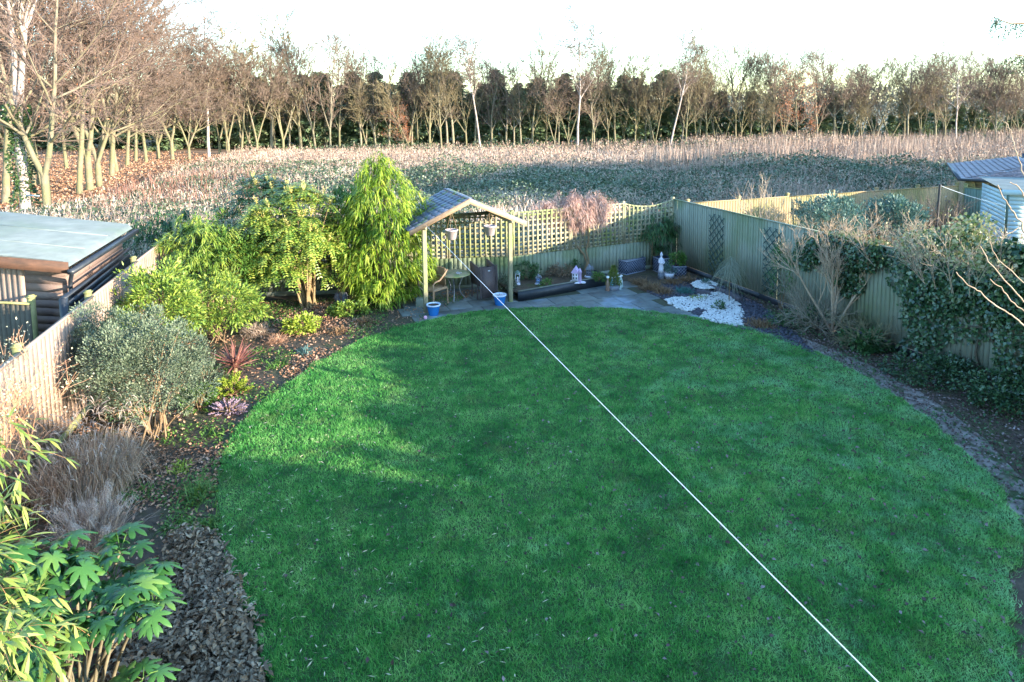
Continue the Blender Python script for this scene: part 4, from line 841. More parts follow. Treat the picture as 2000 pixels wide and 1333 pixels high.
# ring of bottles round a little conifer
p = at(1198, 568); t = thing('bottle_planter', 'round planter with tiny gold green conifer ringed by solar bottles', 'planter', p)
MB().lathe([(.001, 0), (.15, 0), (.19, .16), (.17, .16), (.001, .14)], 20).build('pot', DARKST, t)
GOLD = leafmat('golden_conifer', [(.05, .10, .02), (.14, .19, .04), (.24, .26, .07)], .6, .3, 3)
n = 1600; z = uni(0, 1, n)**1.3; a = uni(0, 6.28, n); rr = (1-z)**.8*.22*uni(.4, 1, n)+.01; P = np.stack([np.cos(a)*rr, np.sin(a)*rr, .16+z*.52], 1)
MB().leaves(P, np.stack([np.cos(a), np.sin(a), np.full(n, 1.2)], 1), rvec(n), uni(.03, .06, n), .02, .2).build('conifer', GOLD, t)
GL = [surf('brown_bottle', (.16, .10, .07), (.24, .15, .11), 5, .2, 0, spec=.7), surf('blue_bottle', (.12, .42, .62), (.25, .6, .75), 5, .2, 0, spec=.7), surf('clear_bottle', (.30, .42, .42), (.5, .6, .6), 5, .15, 0, spec=.7), surf('dark_bottle', (.05, .10, .14), (.12, .2, .25), 5, .2, 0, spec=.7)]
BL = ['brown bottle standing leftmost round the little conifer', 'bottle with light blue label at the front of the little conifer', 'dark bottle at the middle front of the little conifer', 'clear greenish bottle right of the dark one by the conifer', 'small bottle behind the clear one at the right', 'pale bottle at the right rear of the little conifer']
for k, (x, y, g_, s) in enumerate([(1187, 570, 0, 1.15), (1195, 567, 1, .95), (1202, 566, 3, 1), (1210, 567, 2, 1.05), (1213, 563, 2, 1), (1206, 559, 3, 1)]):
    b = thing('bottle', BL[k], 'bottle', at(x, y), 0, 'bottles round the little conifer', s*1.2)
    MB().lathe([(.001, 0), (.04, 0), (.042, .02), (.042, .17), (.018, .23), (.016, .28)], 14).build('glass', GL[g_], b, smooth=True)
    MB().lathe([(.03, .275), (.032, .30), (.001, .315)], 12).build('cap', LINE, b)
# lattice planters
NAVY = surf('navy_plastic', (.018, .028, .06), (.03, .045, .09), 6, .5, .1); LATT = surf('grey_lattice', (.20, .23, .30), (.30, .33, .42), 9, .6, 0)
def trough(label, pc, ang, wx, wy, h, fill):
    t = thing('trough_planter', label, 'planter', pc, ang, 'navy planters with lattice pattern')
    x, y = wx/2, wy/2; m = MB()
    for sx in (-1, 1): m.box((sx*(x-.012), 0, h/2), (.024, wy, h)); m.box((0, sx*(y-.012), h/2), (wx-.05, .024, h))
    m.build('box', NAVY, t); MB().box((0, 0, h-.05), (wx-.05, wy-.05, .02)).build('soil', fill, t); m = MB()
    def face(o, u, w_, nn):
        s = .095; K = int((w_+h)/s)+2
        for k in range(-K, K):
            for sg in (1, -1):
                pts = [(a, a*sg+k*s) for a in np.linspace(0, w_, 40) if .03 < a*sg+k*s < h-.03]
                if len(pts) > 2: a, b = pts[0], pts[-1]; m.bar(o+u*a[0]+[0, 0, a[1]], o+u*b[0]+[0, 0, b[1]], .009, .006, up=nn)
        for z in (.015, h-.015): m.bar(o+[0, 0, z], o+u*w_+[0, 0, z], .012, .03)
        for a in (.0, w_): m.bar(o+u*a+[0, 0, 0], o+u*a+[0, 0, h], .03, .012)
    face(np.array([-x, -y-.006, 0]), np.array([1., 0, 0]), wx, np.array([0, 1., 0])); face(np.array([-x-.006, -y, 0]), np.array([0, 1., 0]), wy, np.array([1., 0, 0]))
    m.build('lattice', LATT, t)
    return t
FROST = surf('frosted_soil_2', (.10, .10, .11), (.5, .5, .55), 25, .9, .3)
trough('long navy lattice trough planter against the trellis fence', at(1236, 535)+np.array([0, .22, 0]), math.atan2(RD[1], RD[0])+.12, .82, .36, .42, FROST)
trough('square navy lattice planter behind the white statue', at(1296, 532)+np.array([0, .1, 0]), .42, .44, .38, .44, PEAT)
trough('square navy lattice planter with evergreen nearest the fence corner', at(1328, 545)+np.array([0, .2, 0]), .1, .36, .34, .36, PEAT)
bush('low_shrub', 'dark evergreen in the planter nearest the fence corner', 'shrub', at(1328, 545)+np.array([0, .2, .3]), (0, 0, .2), (.24, .22, .22), 18, .08, 40, .07, .028, LEAFM, stems=5, srad=.006)
# statue: a draped standing figure on a plinth
t = thing('garden_statue', 'slim white robed statue on a dark plinth in the far corner', 'statue', at(1291, 545)); MB().lathe([(.001, 0), (.10, 0), (.09, .16), (.06, .2), (.001, .2)], 12).build('plinth', DARKST, t)
MB().lathe([(.001, .2), (.085, .2), (.075, .30), (.06, .40), (.05, .44), (.062, .5), (.07, .56), (.055, .6), (.025, .63), (.022, .65), (.038, .68), (.042, .715), (.03, .75), (.012, .78), (.001, .80)], 14).tube([(-.06, 0, .57), (-.075, -.04, .49), (-.02, -.075, .47), (.03, -.07, .49)], .02, 7).tube([(.06, 0, .57), (.078, -.04, .48), (.03, -.075, .46), (-.02, -.07, .48)], .02, 7).build('figure', STONEW, t, smooth=True)
t = thing('plant_pot', 'round white pot with small blue green plant below the statue', 'plant pot', at(1307, 545)); MB().lathe([(.001, 0), (.09, 0), (.14, .10), (.15, .18), (.135, .18), (.12, .14), (.001, .14)], 20).build('pot', STONEW, t, smooth=True)
P, D, c_ = clumpy((0, 0, .25), (.15, .15, .14), 12, .06, 40); MB().leaves(P, D, rvec(len(P)), uni(.04, .07, len(P)), .018, .2).build('plant', LEAFB, t)
# white stones, edging, slate, water plants
wpx = [(1300,588),(1322,584),(1350,588),(1368,582),(1385,575),(1405,574),(1425,583),(1440,598),(1449,618),(1449,634),(1440,641),(1420,637),(1398,632),(1366,623),(1378,615),(1388,610),(1376,605),(1352,606),(1340,612),(1322,602)]
wpoly = np.array([at(*p) for p in wpx]); wp2 = np.array([at(*p) for p in [(1350,562),(1362,556),(1385,556),(1401,563),(1396,571),(1375,573),(1357,569)]])
def pebbles(poly, n, s0, s1, z, m):
    P = scatter(poly, n); P[:, 2] = z+uni(0, .02, n); s = uni(s0, s1, n)
    o = np.array([[1, 0, 0], [0, 1, 0], [-1, 0, 0], [0, -1, 0], [0, 0, .65], [0, 0, -.65]])*1.; a = uni(0, 3.14, n)
    V = o[None]*s[:, None, None]*(1+RG.normal(0, .18, (n, 6, 3))); c, q = np.cos(a)[:, None], np.sin(a)[:, None]; x = V[:, :, 0]*c-V[:, :, 1]*q; y = V[:, :, 0]*q+V[:, :, 1]*c; V[:, :, 0], V[:, :, 1] = x*1.25, y
    f = np.array([[0, 1, 4], [1, 2, 4], [2, 3, 4], [3, 0, 4], [1, 0, 5], [2, 1, 5], [3, 2, 5], [0, 3, 5]]); m.add((V+P[:, None]).reshape(-1, 3), (f[None]+(np.arange(n)*6)[:, None, None]).reshape(-1, 3)); return m
WST = surf('white_pebble', (.36, .36, .34), (.74, .73, .70), 20, .8, 0, island=.6)
m = pebbles(wpoly, 9000, .018, .034, .03, MB()); pebbles(wp2, 1800, .018, .034, .10, m); m2 = sheet(wpoly, .022); m2.build('gravel_bed', WST)['kind'] = 'structure'
e_ = resample(wpoly, 60, .03); pe = MB(); 
for q in e_: pebbles([(q[0]-.07, q[1]-.07), (q[0]+.07, q[1]-.07), (q[0]+.07, q[1]+.07), (q[0]-.07, q[1]+.07)], 3, .03, .05, .035, m)
tag(m.build('white_gravel', WST), 'bright white pebbles filling the pond shaped patch by the patio', 'gravel', kind='stuff')
sl = [at(*p) for p in [(1262,572),(1300,588),(1345,612),(1400,634),(1445,645),(1475,650),(1520,665),(1600,700),(1560,660),(1490,600),(1440,575),(1390,550),(1350,545),(1290,560)]]
tag(pebbles(sl, 5200, .02, .05, .02, MB()).build('slate_chips', surf('slate_chip', (.025, .025, .035), (.085, .085, .11), 20, .6, 0, island=.7)), 'dark blue slate chips around the white pebbles', 'slate chips', kind='stuff')
SLEEP = surf('dark_sleeper', (.05, .045, .06), (.13, .12, .14), 6, .8, .3)
for a, b, lab in (((1386, 566), (1418, 577), 'dark sleeper edging the white pebbles, left half'), ((1419, 578), (1447, 592), 'dark sleeper edging the white pebbles, right half'), ((1361, 576), (1387, 579), 'short dark block below the round pebble patch')):
    a, b = at(*a), at(*b); tag(MB().bar(a+[0, 0, .07], b+[0, 0, .07], .10, .14).build('sleeper', SLEEP, bevel=.01), lab, 'timber edging')
for k, (x, y, lab) in enumerate([(1403, 606, 'dark aquatic rosette amid the white pebbles'), (1378, 562, 'pale green rosette on the round pebble patch')]):
    bush('low_plant', lab, 'plant', at(x, y)+np.array([0, 0, .04]), (0, 0, .06), (.13, .11, .08), 10, .05, 16, .09, .03, LEAFB if k else LEAFD, stems=0)
for k, (x, y, n, L, mat, lab, spd) in enumerate([(1250, 556, 420, .36, BROWNG, 'low olive brown sedge left of the big brown clump', .9), (1275, 568, 620, .42, BROWNG, 'big brown sedge clump spilling towards the patio', .8), (1296, 575, 420, .36, BROWNG, 'brown sedge clump at the edge of the white pebbles', .8), (1316, 556, 380, .34, BROWNG, 'brown sedge below the planter nearest the corner', .8), (1341, 552, 380, .38, BROWNG, 'brown sedge against the right fence by the planters', .8), (1338, 573, 900, .26, leafmat('blue_fescue', [(.02, .09, .08), (.05, .16, .14), (.1, .24, .2)], .6, .2), 'round blue green fescue mound by the white pebbles', .8), (1362, 586, 160, .28, LEAFY, 'small yellow striped sedge at the pebble edge', .8), (1487, 640, 520, .34, BROWNG, 'brown tufty sedge beside the right fence near the lawn', .7), (1463, 633, 200, .22, BROWNG, 'small brown tuft right of the white pebbles', .7)]):
    tuft('sedge_clump', lab, 'ornamental grass', at(x, y), n, L, .011, mat, spd, .5, .11, 4)
# ================================================================ LEFT BORDER PLANTS
# mahonia: whorls of pinnate leaves at the branch ends, upright yellow flower spikes
MAHL = leafmat('mahonia_leaf', [(.015, .05, .01), (.08, .16, .02), (.25, .31, .045), (.44, .44, .10)], .38, .25, 1.2, spec=.5)
MAHD = leafmat('mahonia_leaf_dark', [(.015, .05, .02), (.04, .10, .035), (.12, .20, .05)], .38, .2, 1.2, spec=.5)
YFL = leafmat('mahonia_flower', [(.42, .38, .08), (.62, .52, .16), (.6, .55, .3)], .6, .3)
def pinnate(m, O, D, L, npair=7, lw=.038, ll=.085, droop=.35):
    D = nrm(D); n = len(O); L = np.broadcast_to(L, n); u = np.linspace(.18, 1, npair); S = nrm(np.cross(D, U+RG.normal(0, .1, (n, 3)))); 
    C = O[:, None]+D[:, None]*(L[:, None]*u[None])[..., None]; C[:, :, 2] -= (droop*L)[:, None]*u[None]**2
    T = D[:, None]-U*(2*droop*u)[None, :, None]; T = nrm(T); Nn = nrm(np.cross(S[:, None], T))
    for s in (-1, 1):
        dd = nrm(S[:, None]*s+T*.45-Nn*0.1*0-U*.15); k = n*npair
        m.leaves(C.reshape(-1, 3), dd.reshape(-1, 3), (Nn*np.sign(Nn[:, :, 2:]+1e-6)).reshape(-1, 3), ll*uni(.85, 1.15, k), lw, .15)
def mahonia(name, label, base, c, r, K, mat, stems=True, nl=11, Ls=.36, spikes=.6):
    t = thing(name, label, 'mahonia shrub', base); c = np.array(c, float); r = np.array(r); d = rvec(K); d[:, 2] = np.where(d[:, 2] < -.8, -d[:, 2], d[:, 2]); f = uni(.55, 1, K)**.5; E_ = c+d*r*f[:, None]; m = MB(); fl = MB()
    for e, dd in zip(E_, d):
        ax = nrm(dd*.6+U*.7); a = np.arange(nl)*2.4+RG.uniform(0, 6); el = uni(-.15, .75, nl); h1 = nrm(np.cross(ax, [.3, .9, .1])); h2 = np.cross(ax, h1)
        D = (h1*np.cos(a)[:, None]+h2*np.sin(a)[:, None])*np.cos(el)[:, None]+ax*np.sin(el)[:, None]; pinnate(m, np.repeat(e[None], nl, 0)+D*.02, D, uni(Ls*.75, Ls*1.15, nl))
        if RG.random() < spikes and e[2] > c[2]-.1*r[2]:
            n = 9; A = nrm(ax*1.0+rvec(n)*.42+U*.4); L = uni(.12, .24, n); u = np.linspace(.1, 1, 9)
            Q = (e+A[:, None]*(L[:, None]*u[None])[..., None]).reshape(-1, 3); fl.leaves(Q, rvec(len(Q))+np.repeat(A, 9, 0)*.8, rvec(len(Q)), .028, .018, .3)
    m.build('foliage', mat, t); fl.build('flower', YFL, t) if fl.V else None
    if stems:
        E_ = E_[:26]; K = 26; B_ = np.column_stack([RG.normal(0, .09, (K, 2)), np.zeros(K)]); M_ = B_*1.4+np.column_stack([E_[:, :2]*.25, np.full(K, c[2]*.55)]); MB().segs(B_, M_, .035, .026, 6).segs(M_, E_, .024, .012, 5).build('stem', barkmat('mahonia_bark', (.12, .08, .04), (.34, .25, .13)), t)
    return t
mb = at(602, 603)+np.array([0, .1, 0])
zt = lambda x, y, Y: atY(x, y, Y)[2]
mahonia('mahonia_shrub', 'big yellow green mahonia with stout pale stems in the back border', mb, (-.35, 0, 1.8), (1.25, .8, 1.35), 160, MAHL)
mb2 = at(505, 575)+np.array([-.1, .5, 0]); mahonia('mahonia_shrub', 'darker mahonia behind and left of the big yellow green one', mb2, (.1, 0, 1.85), (1.15, .7, 1.3), 80, MAHD, Ls=.38, spikes=.35)
# tall nandina-like bamboo: drooping fans of narrow leaves in a tapering column
NAN = leafmat('bamboo_leaf_lit', [(.02, .07, .01), (.11, .21, .015), (.30, .39, .04), (.48, .52, .12)], .5, .4, 1.3)
def fans(name, label, cat, base, cl, mat, L=.20, W=.026, k=8, stemn=24, top=3.8, droop=.55, rad=.6):
    t = thing(name, label, cat, base); n = len(cl); out = nrm(cl*[1, 1, 0]+RG.normal(0, .15, (n, 3))); i = np.repeat(np.arange(n), k)
    D = nrm(out[i]*.8+rvec(n*k)*.75-U*.1); P = cl[i]+rvec(n*k)*.03; MB().strips(P, D, uni(L*.6, L*1.25, n*k), uni(W*.7, W*1.2, n*k), uni(droop*.5, droop*1.5, n*k), 3, base=.3).build('foliage', mat, t)
    a = uni(0, 6.28, stemn); r_ = rad*.35*uni(0, 1, stemn); B_ = np.stack([np.cos(a)*r_, np.sin(a)*r_, 0*a], 1); j = RG.choice(n, stemn, False); T = cl[j]; MB().segs(B_, (B_+T)/2+[0, 0, .15], .014, .011, 5).segs((B_+T)/2+[0, 0, .15], T, .011, .006, 5).build('cane', STEM, t); return t
def column(n, prof, jit=.09, in_=.55):                      # prof: (z, rx, ry, cx)
    pr = np.array(prof); z = RG.choice(np.linspace(pr[0, 0], pr[-1, 0], 400), n, p=(lambda q: q/q.sum())(np.interp(np.linspace(pr[0, 0], pr[-1, 0], 400), pr[:, 0], pr[:, 1])+.08)); a = uni(0, 6.28, n)
    lump = 1+.26*np.sin(a*3+z*2.3)+.2*np.sin(a*5-z*5.1); f = uni(in_, 1, n)**.5*lump; rx = np.interp(z, pr[:, 0], pr[:, 1])*f; ry = np.interp(z, pr[:, 0], pr[:, 2])*f
    return np.stack([np.interp(z, pr[:, 0], pr[:, 3])+np.cos(a)*rx, np.sin(a)*ry, z], 1)+RG.normal(0, jit, (n, 3))
nb = at(752, 598)+np.array([0, .15, 0]); yb = nb[1]
topz = zt(745, 295, yb)
cl = column(1750, [(.25, .75, .5, 0), (.9, .92, .6, .05), (1.7, 1.02, .65, -.03), (2.4, 1.0, .6, -.02), (2.9, .72, .5, -.05), (3.3, .42, .35, -.1), (topz-.1, .14, .12, -.12)], .07)
fans('bamboo_clump', 'tall bright green leafy column left of the arbour', 'bamboo', nb, cl, NAN)
cl = column(420, [(1.0, .35, .3, 0), (1.8, .55, .4, 0), (2.6, .5, .4, .1), (3.0, .2, .2, .1)], .08)
fans('bamboo_clump', 'duller leafy clump between the mahonia and the bright column', 'bamboo', at(672, 585)+np.array([0, .35, 0]), cl, LEAFM, stemn=10)
# bare twiggy shrub between the two
def twigshrub(name, label, base, h, r, K, mat, seed, cat='shrub', spread=.5, kid=5, rr=.010, leaf=None, kid2=0, up=.05):
    rd = random.Random(seed); out = []; tips = []
    spec = [dict(n=5, kids=kid, ang=32, lr=.6, wob=.09, up=up, tap=.45, rr=.6, rmin=.004, **{'from': .2}), dict(n=4, kids=kid2 or kid, ang=32, lr=.55, wob=.1, up=up, tap=.5, rr=.65, rmin=.003, **{'from': .2}), dict(n=3, kids=0, ang=30, lr=.5, wob=.12, up=up, tap=.5, **{'from': .2})]
    for i in range(K):
        a = rd.uniform(0, 6.28); s = rd.uniform(.2, 1)*spread; d = Vector((math.cos(a)*s, math.sin(a)*s*.7, 1)).normalized(); grow(rd, out, tips, Vector((math.cos(a)*r, math.sin(a)*r, 0)), d, h*rd.uniform(.7, 1), rr*rd.uniform(.8, 1.2), 0, spec)
    A = np.array([(*a, *b, c, d_) for a, b, c, d_, e_ in out]); t = thing(name, label, cat, base); MB().segs(A[:, :3], A[:, 3:6], A[:, 6], A[:, 7], 4).build('branch', mat, t)
    if leaf:
        T = np.array([tuple(a) for a, b in tips]); i = RG.integers(0, len(T), leaf[0]); P = T[i]+RG.normal(0, leaf[3] if len(leaf) > 3 else .03, (leaf[0], 3)); MB().leaves(P, rvec(leaf[0]), rvec(leaf[0]), uni(leaf[1]*.7, leaf[1]*1.2, leaf[0]), leaf[1]*.55, .2).build('foliage', leaf[2], t)
    return t
twigshrub('bare_shrub', 'leafless upright shrub in the dark gap left of the bamboo column', at(676, 592), 1.5, .12, 9, STEM, 51, spread=.45)
q = at(667, 590); tag(MB().lathe([(.001, 0), (.16, .0), (.19, .12), (.15, .24), (.05, .28), (.001, .27)], 9, q, 1, .8).build('boulder', DARKST), 'dark rounded boulder in the back border under the bare shrub', 'boulder')
q = at(707, 594); tag(MB().lathe([(.001, 0), (.10, .0), (.12, .06), (.07, .14), (.001, .15)], 8, q, 1, .8).build('boulder', DARKST), 'smaller grey stone right of the dark rounded boulder', 'boulder')
tag(MB().box((0, 0, .12), (.22, .18, .24)).build('planter', FGREEN, bevel=.01), 'small mossy wooden planter behind the left arbour post', 'planter').location = tuple(at(822, 600))
CHO = leafmat('choisya_leaf', [(.03, .08, .015), (.11, .20, .03), (.26, .34, .05), (.44, .48, .12)], .45, .35, 1.6, spec=.4)
# upper left leafy shrub (dark willowy) and choisya mounds
cl, _, _ = clumpy((0, 0, 1.35), (1.15, .8, 1.05), 130, .2, 9); q = at(370, 640)+np.array([0, .9, 0])
fans('evergreen_shrub', 'tall willowy evergreen leaning over the left fence', 'shrub', q, cl, CHO, .17, .026, 7, 14, 2.2, .35)
cl, _, _ = clumpy((0, 0, 1.5), (.8, .6, .8), 60, .2, 8); q = at(300, 600)+np.array([-.3, 1.2, 0])
fans('evergreen_shrub', 'dark leafy shrub poking over the fence beside the shed roof', 'shrub', q, cl, LEAFD, .16, .028, 7, 10, 2.2, .35)
bush('choisya_bush', 'bright yellow green bush of three fingered leaves against the left fence', 'shrub', at(300, 745)+np.array([-.1, .6, 0]), (0, 0, 1.15), (.8, .7, .8), 95, .17, 62, .105, .034, CHO, .15, 10)
bush('choisya_bush', 'wide yellow green leafy bush in the middle of the left border', 'shrub', at(425, 680)+np.array([-.15, .45, 0]), (0, 0, .72), (.95, .7, .58), 85, .18, 62, .105, .034, CHO, .15, 10)
bush('choisya_bush', 'greener leafy bush rising behind the yellow green bushes', 'shrub', at(415, 640)+np.array([-.1, 1.0, 0]), (0, 0, 1.15), (.95, .7, .85), 85, .2, 58, .11, .032, LEAFM, .15, 10)
# grey green small leaved shrub
bush('grey_shrub', 'large grey green small leaved shrub in front of the left fence', 'shrub', at(302, 856), (0, 0, 1.0), (.92, .7, .95), 200, .15, 150, .045, .018, GREYL, 0, 16, STEM, srad=.016, up=.35, bias=.3)
bush('grey_shrub', 'smaller grey green shrub hard against the left fence', 'shrub', at(205, 825)+np.array([0, .1, 0]), (0, 0, 1.1), (.45, .5, .8), 90, .14, 140, .045, .018, GREYL, 0, 8, STEM, srad=.012, up=.35, bias=.3)
# cordyline
t = thing('cordyline', 'spiky red brown cordyline in the left border', 'cordyline', at(460, 728)); CORD = leafmat('cordyline_leaf', [(.12, .04, .035), (.24, .10, .08), (.40, .22, .17)], .5, .2, 3)
n = 95; d = rvec(n); d[:, 2] = np.abs(d[:, 2])*.9+.12; MB().strips(np.column_stack([RG.normal(0, .02, (n, 2)), uni(.05, .22, n)]), d, uni(.42, .68, n), uni(.022, .034, n), uni(0, .25, n), 4, base=.6).build('foliage', CORD, t); MB().segs([[0, 0, 0]], [[0, 0, .2]], .04, .04, 7).build('stem', STEM, t)
# mounds
def spiky(label, p, r, n, L, mat, W=.011, name='hebe_mound', cat='shrub'):
    t = thing(name, label, cat, p); K = 60; a = rvec(K); a[:, 2] = np.abs(a[:, 2]); tip = a*np.array(r)*uni(.75, 1.05, K)[:, None]; u = uni(.45, 1, n); i = RG.integers(0, K, n); P = tip[i]*u[:, None]; P[:, 2] += .02
    MB().leaves(P, a[i]*.9+rvec(n)*.7+[0, 0, .4], rvec(n), uni(L*.7, L*1.2, n), W, .2).build('foliage', mat, t); MB().segs(a*[0.03, .03, 0], tip*.85, .006, .004, 4).build('stem', STEM, t)
spiky('bright green feathery hebe mound below the cordyline', at(452, 768), (.36, .3, .34), 5200, .045, LEAFY)
spiky('taller green hebe between the grey shrub and the bright mound', at(388, 800), (.36, .32, .52), 5600, .05, LEAFM)
spiky('silvery lavender mound behind the taller green hebe', at(402, 752), (.38, .3, .5), 5000, .05, GREYL, name='lavender', cat='lavender')
HEA = leafmat('heather_flower', [(.14, .08, .10), (.36, .26, .34), (.58, .48, .56)], .7, .2, 4)
spiky('low mauve pink heather cushion at the lawn edge', at(447, 806), (.34, .24, .20), 4600, .026, HEA, name='heather', cat='heather')
bush('low_shrub', 'pale yellow green leafy clump in front of the mahonia stems', 'shrub', at(588, 652), (0, 0, .16), (.38, .28, .2), 34, .09, 46, .07, .045, LEAFY, stems=6, srad=.006)
bush('low_shrub', 'variegated leafy clump right of the mahonia foot', 'shrub', at(680, 618), (0, 0, .14), (.45, .25, .18), 34, .09, 42, .07, .045, CHO, stems=6, srad=.006)
for k, (x, y, n, L, mat, lab, spd) in enumerate([(500, 655, 420, .50, PALEG, 'fountain of pale straw grass left of the mahonia foot', .8), (540, 668, 380, .30, leafmat('russet_sedge', [(.24, .12, .07), (.42, .24, .15), (.55, .38, .27)], .7, .3), 'russet dead fern heap below the mahonia', 1.2), (715, 632, 330, .26, BROWNG, 'brown sedge tuft in the back border near the arbour', .8), (660, 650, 300, .22, BROWNG, 'low russet sedge at the back edge of the lawn', .9), (500, 690, 90, .22, LEAFM, 'green leafy clump right of the cordyline', 1.), (598, 690, 140, .22, LEAFB, 'blue green strappy clump at the lawn edge below the mahonia', 1.), (545, 715, 110, .20, LEAFM, 'small strappy clump at the lawn edge right of the cordyline', 1.), (388, 965, 210, .32, LEAFM, 'strappy green clump at the left edge of the lawn', .8), (378, 990, 60, .2, LEAFM, 'small green clump just below the strappy one', .8), (262, 975, 60, .24, LEAFM, 'lone small strappy plant on bare soil of the left border', .8), (355, 915, 130, .13, LEAFY, 'tiny bright green tuft on bare soil of the left border', .8), (420, 850, 70, .2, LEAFM, 'green leafy tuft at the lawn edge below the heather', 1.), (410, 1028, 260, .16, LEAFM, 'fine leaved green mat beside the dead leaf heap', 1.2), (345, 1028, 220, .14, LEAFM, 'fine leaved green mat between soil and dead leaf heap', 1.2)]):
    tuft('strappy_plant' if mat is not PALEG else 'straw_grass', lab, 'plant', at(x, y), n, L, .012 if L > .25 else .018, mat, spd, .45, .09, 3)
# big dry ornamental grass
n = 2600; q = at(165, 985)+np.array([-.1, .25, 0]); a = uni(0, 6.28, n); r_ = uni(0, .42, n)**.8; B_ = np.stack([np.cos(a)*r_, np.sin(a)*r_*1.1, 0*a], 1); D = np.column_stack([B_[:, :2]*.75+RG.normal(0, .18, (n, 2)), np.ones(n)])
t = thing('ornamental_grass', 'large dry curling ornamental grass against the left fence', 'ornamental grass', q)
MB().strips(B_, D, uni(.6, 1.1, n), uni(.006, .011, n), uni(.25, .95, n), 7, pw=4.5).build('blades', leafmat('grass_taupe', [(.24, .16, .10), (.44, .32, .22), (.64, .51, .38)], .8, .3, 3), t)
n = 500; i = RG.integers(0, 2600, n); T = B_[i]+nrm(D[i])*uni(.8, 1.2, n)[:, None]; MB().strips(T, rvec(n)*[1, 1, .4]+[0, 0, .3], uni(.07, .14, n), .012, .8, 3).build('seed_head', PALEG, t)
q = at(170, 1085)+np.array([0, .1, 0]); t = thing('plume_grass', 'pale fluffy plumed grass between dry grass and big leaved shrub', 'ornamental grass', q)
n = 900; D = np.column_stack([RG.normal(0, .35, (n, 2)), np.ones(n)]); P = RG.normal(0, .12, (n, 3))*[1, 1, 0]; MB().strips(P, D, uni(.5, .95, n), .007, uni(.2, .5, n), 4).build('blades', PALEG, t)
m = MB(); 
for _ in range(26):
    d = nrm(np.array([RG.normal(0, .35), RG.normal(0, .3), 1.])); L = RG.uniform(.6, 1.0); u = uni(.65, 1.05, 110); C = d*L*u[:, None]; C[:, 2] -= .25*L*u**2; m.strips(C+RG.normal(0, .015, (110, 3)), rvec(110)-U*.6, uni(.03, .07, 110), .005, .5, 2)
m.build('plume', leafmat('plume', [(.42, .33, .26), (.62, .53, .44)], .8, .4), t)
# dead hydrangea-like leaf heap at the front
hp = np.array([at(*p) for p in [(345,1052),(415,1050),(438,1100),(455,1150),(492,1225),(512,1333),(510,1420),(190,1420),(205,1300),(250,1180),(320,1120)]])
P = scatter(hp, 7500); P[:, :2] += RG.normal(0, .05, (7500, 2)); hh = .04+.24*vnoise(P, 2.2, 21); P[:, 2] = hh*uni(.3, 1, len(P))
k = 3600; m = MB().leaves(P[k:], rvec(len(P)-k)*[1, 1, .5], U+rvec(len(P)-k)*.7, uni(.03, .085, len(P)-k), uni(.02, .05, len(P)-k), .5)
m.strips(P[:k], rvec(k)*[1, 1, .5]+[0, 0, .25], uni(.05, .12, k), uni(.025, .05, k), uni(.3, 1.2, k), 4, base=.3)
tag(m.build('withered_leaves', leafmat('withered_curled', [(.03, .022, .014), (.14, .10, .06), (.31, .235, .15), (.52, .42, .29)], .7, .15, 3)), 'thick heap of curled grey brown dead leaves beside the lawn', 'withered leaves', kind='stuff')
# ground cover and litter in the borders
lb = [LF0-WL*5, LF0+WL*7.5, BK+np.array([-.8, -.3, 0]), at(800, 640), at(700, 670), at(560, 757), at(470, 832), at(425, 950), at(430, 1100), at(400, 1300)]
P = scatter(lb, 15000, lambda P: .15+.85*(vnoise(P, .8, 30) > .45)); P[:, 2] = uni(.01, .04, len(P))
tag(MB().leaves(P, rvec(len(P))*[1, 1, .3], U+RG.normal(0, .5, (len(P), 3)), uni(.03, .07, len(P)), uni(.02, .045, len(P)), .3).build('leaf_litter', LIT), 'brown leaf litter on the soil of the left border', 'leaf litter', kind='stuff')
P = scatter(lb, 11000, lambda P: (vnoise(P, 1.3, 31) > .48)*1.); P[:, 2] = uni(.0, .07, len(P)); D = rvec(len(P))*[1, 1, .4]+[0, 0, .35]
tag(MB().leaves(P, D, U+rvec(len(P))*.5, uni(.03, .065, len(P)), uni(.018, .035, len(P)), .15).build('ground_cover', LEAFM), 'low green seedlings and weeds dotted over the left border soil', 'ground cover', kind='stuff')
rb = [C0+NRF*.1, RN+NRF*.1, at(2060, 1100), at(1985, 1005), at(1890, 888), at(1770, 788), at(1620, 700), at(1480, 646), at(1500, 600)]
P = scatter(rb, 13000); P[:, 2] = uni(.01, .04, len(P))
tag(MB().leaves(P, rvec(len(P))*[1, 1, .3], U+RG.normal(0, .5, (len(P), 3)), uni(.03, .065, len(P)), uni(.02, .04, len(P)), .3).build('leaf_litter', DEADL), 'dark leaf litter on the soil below the right fence', 'leaf litter', kind='stuff')
P = scatter([LF0-WL*1.5, LF0+WL*.5, at(420, 860), at(420, 1010), at(250, 1100)], 260, None); 
ed = [(1480,648),(1540,670),(1620,705),(1700,747),(1770,792),(1830,838),(1890,893),(1940,953),(1985,1013),(2040,1070),(2120,1060),(2050,985),(1985,925),(1925,860),(1860,810),(1795,765),(1715,722),(1625,683),(1545,652)]
tag(sheet([at(*p) for p in ed], .012).build('path_edge', surf('bare_earth', (.11, .09, .075), (.30, .26, .23), 7, .95, .6, c3=(.05, .07, .03), c3cut=(.5, .62), c3s=3)), kind='structure')
P = scatter(rb, 4500, lambda P: (vnoise(P, 1.2, 33) > .5)*1.); P[:, 2] = uni(0, .08, len(P))
tag(MB().leaves(P, rvec(len(P))*[1, 1, .4]+[0, 0, .35], U+rvec(len(P))*.5, uni(.03, .07, len(P)), uni(.02, .04, len(P)), .15).build('ground_cover', LEAFD), 'dark green creeping weeds on the soil under the right fence', 'ground cover', kind='stuff')
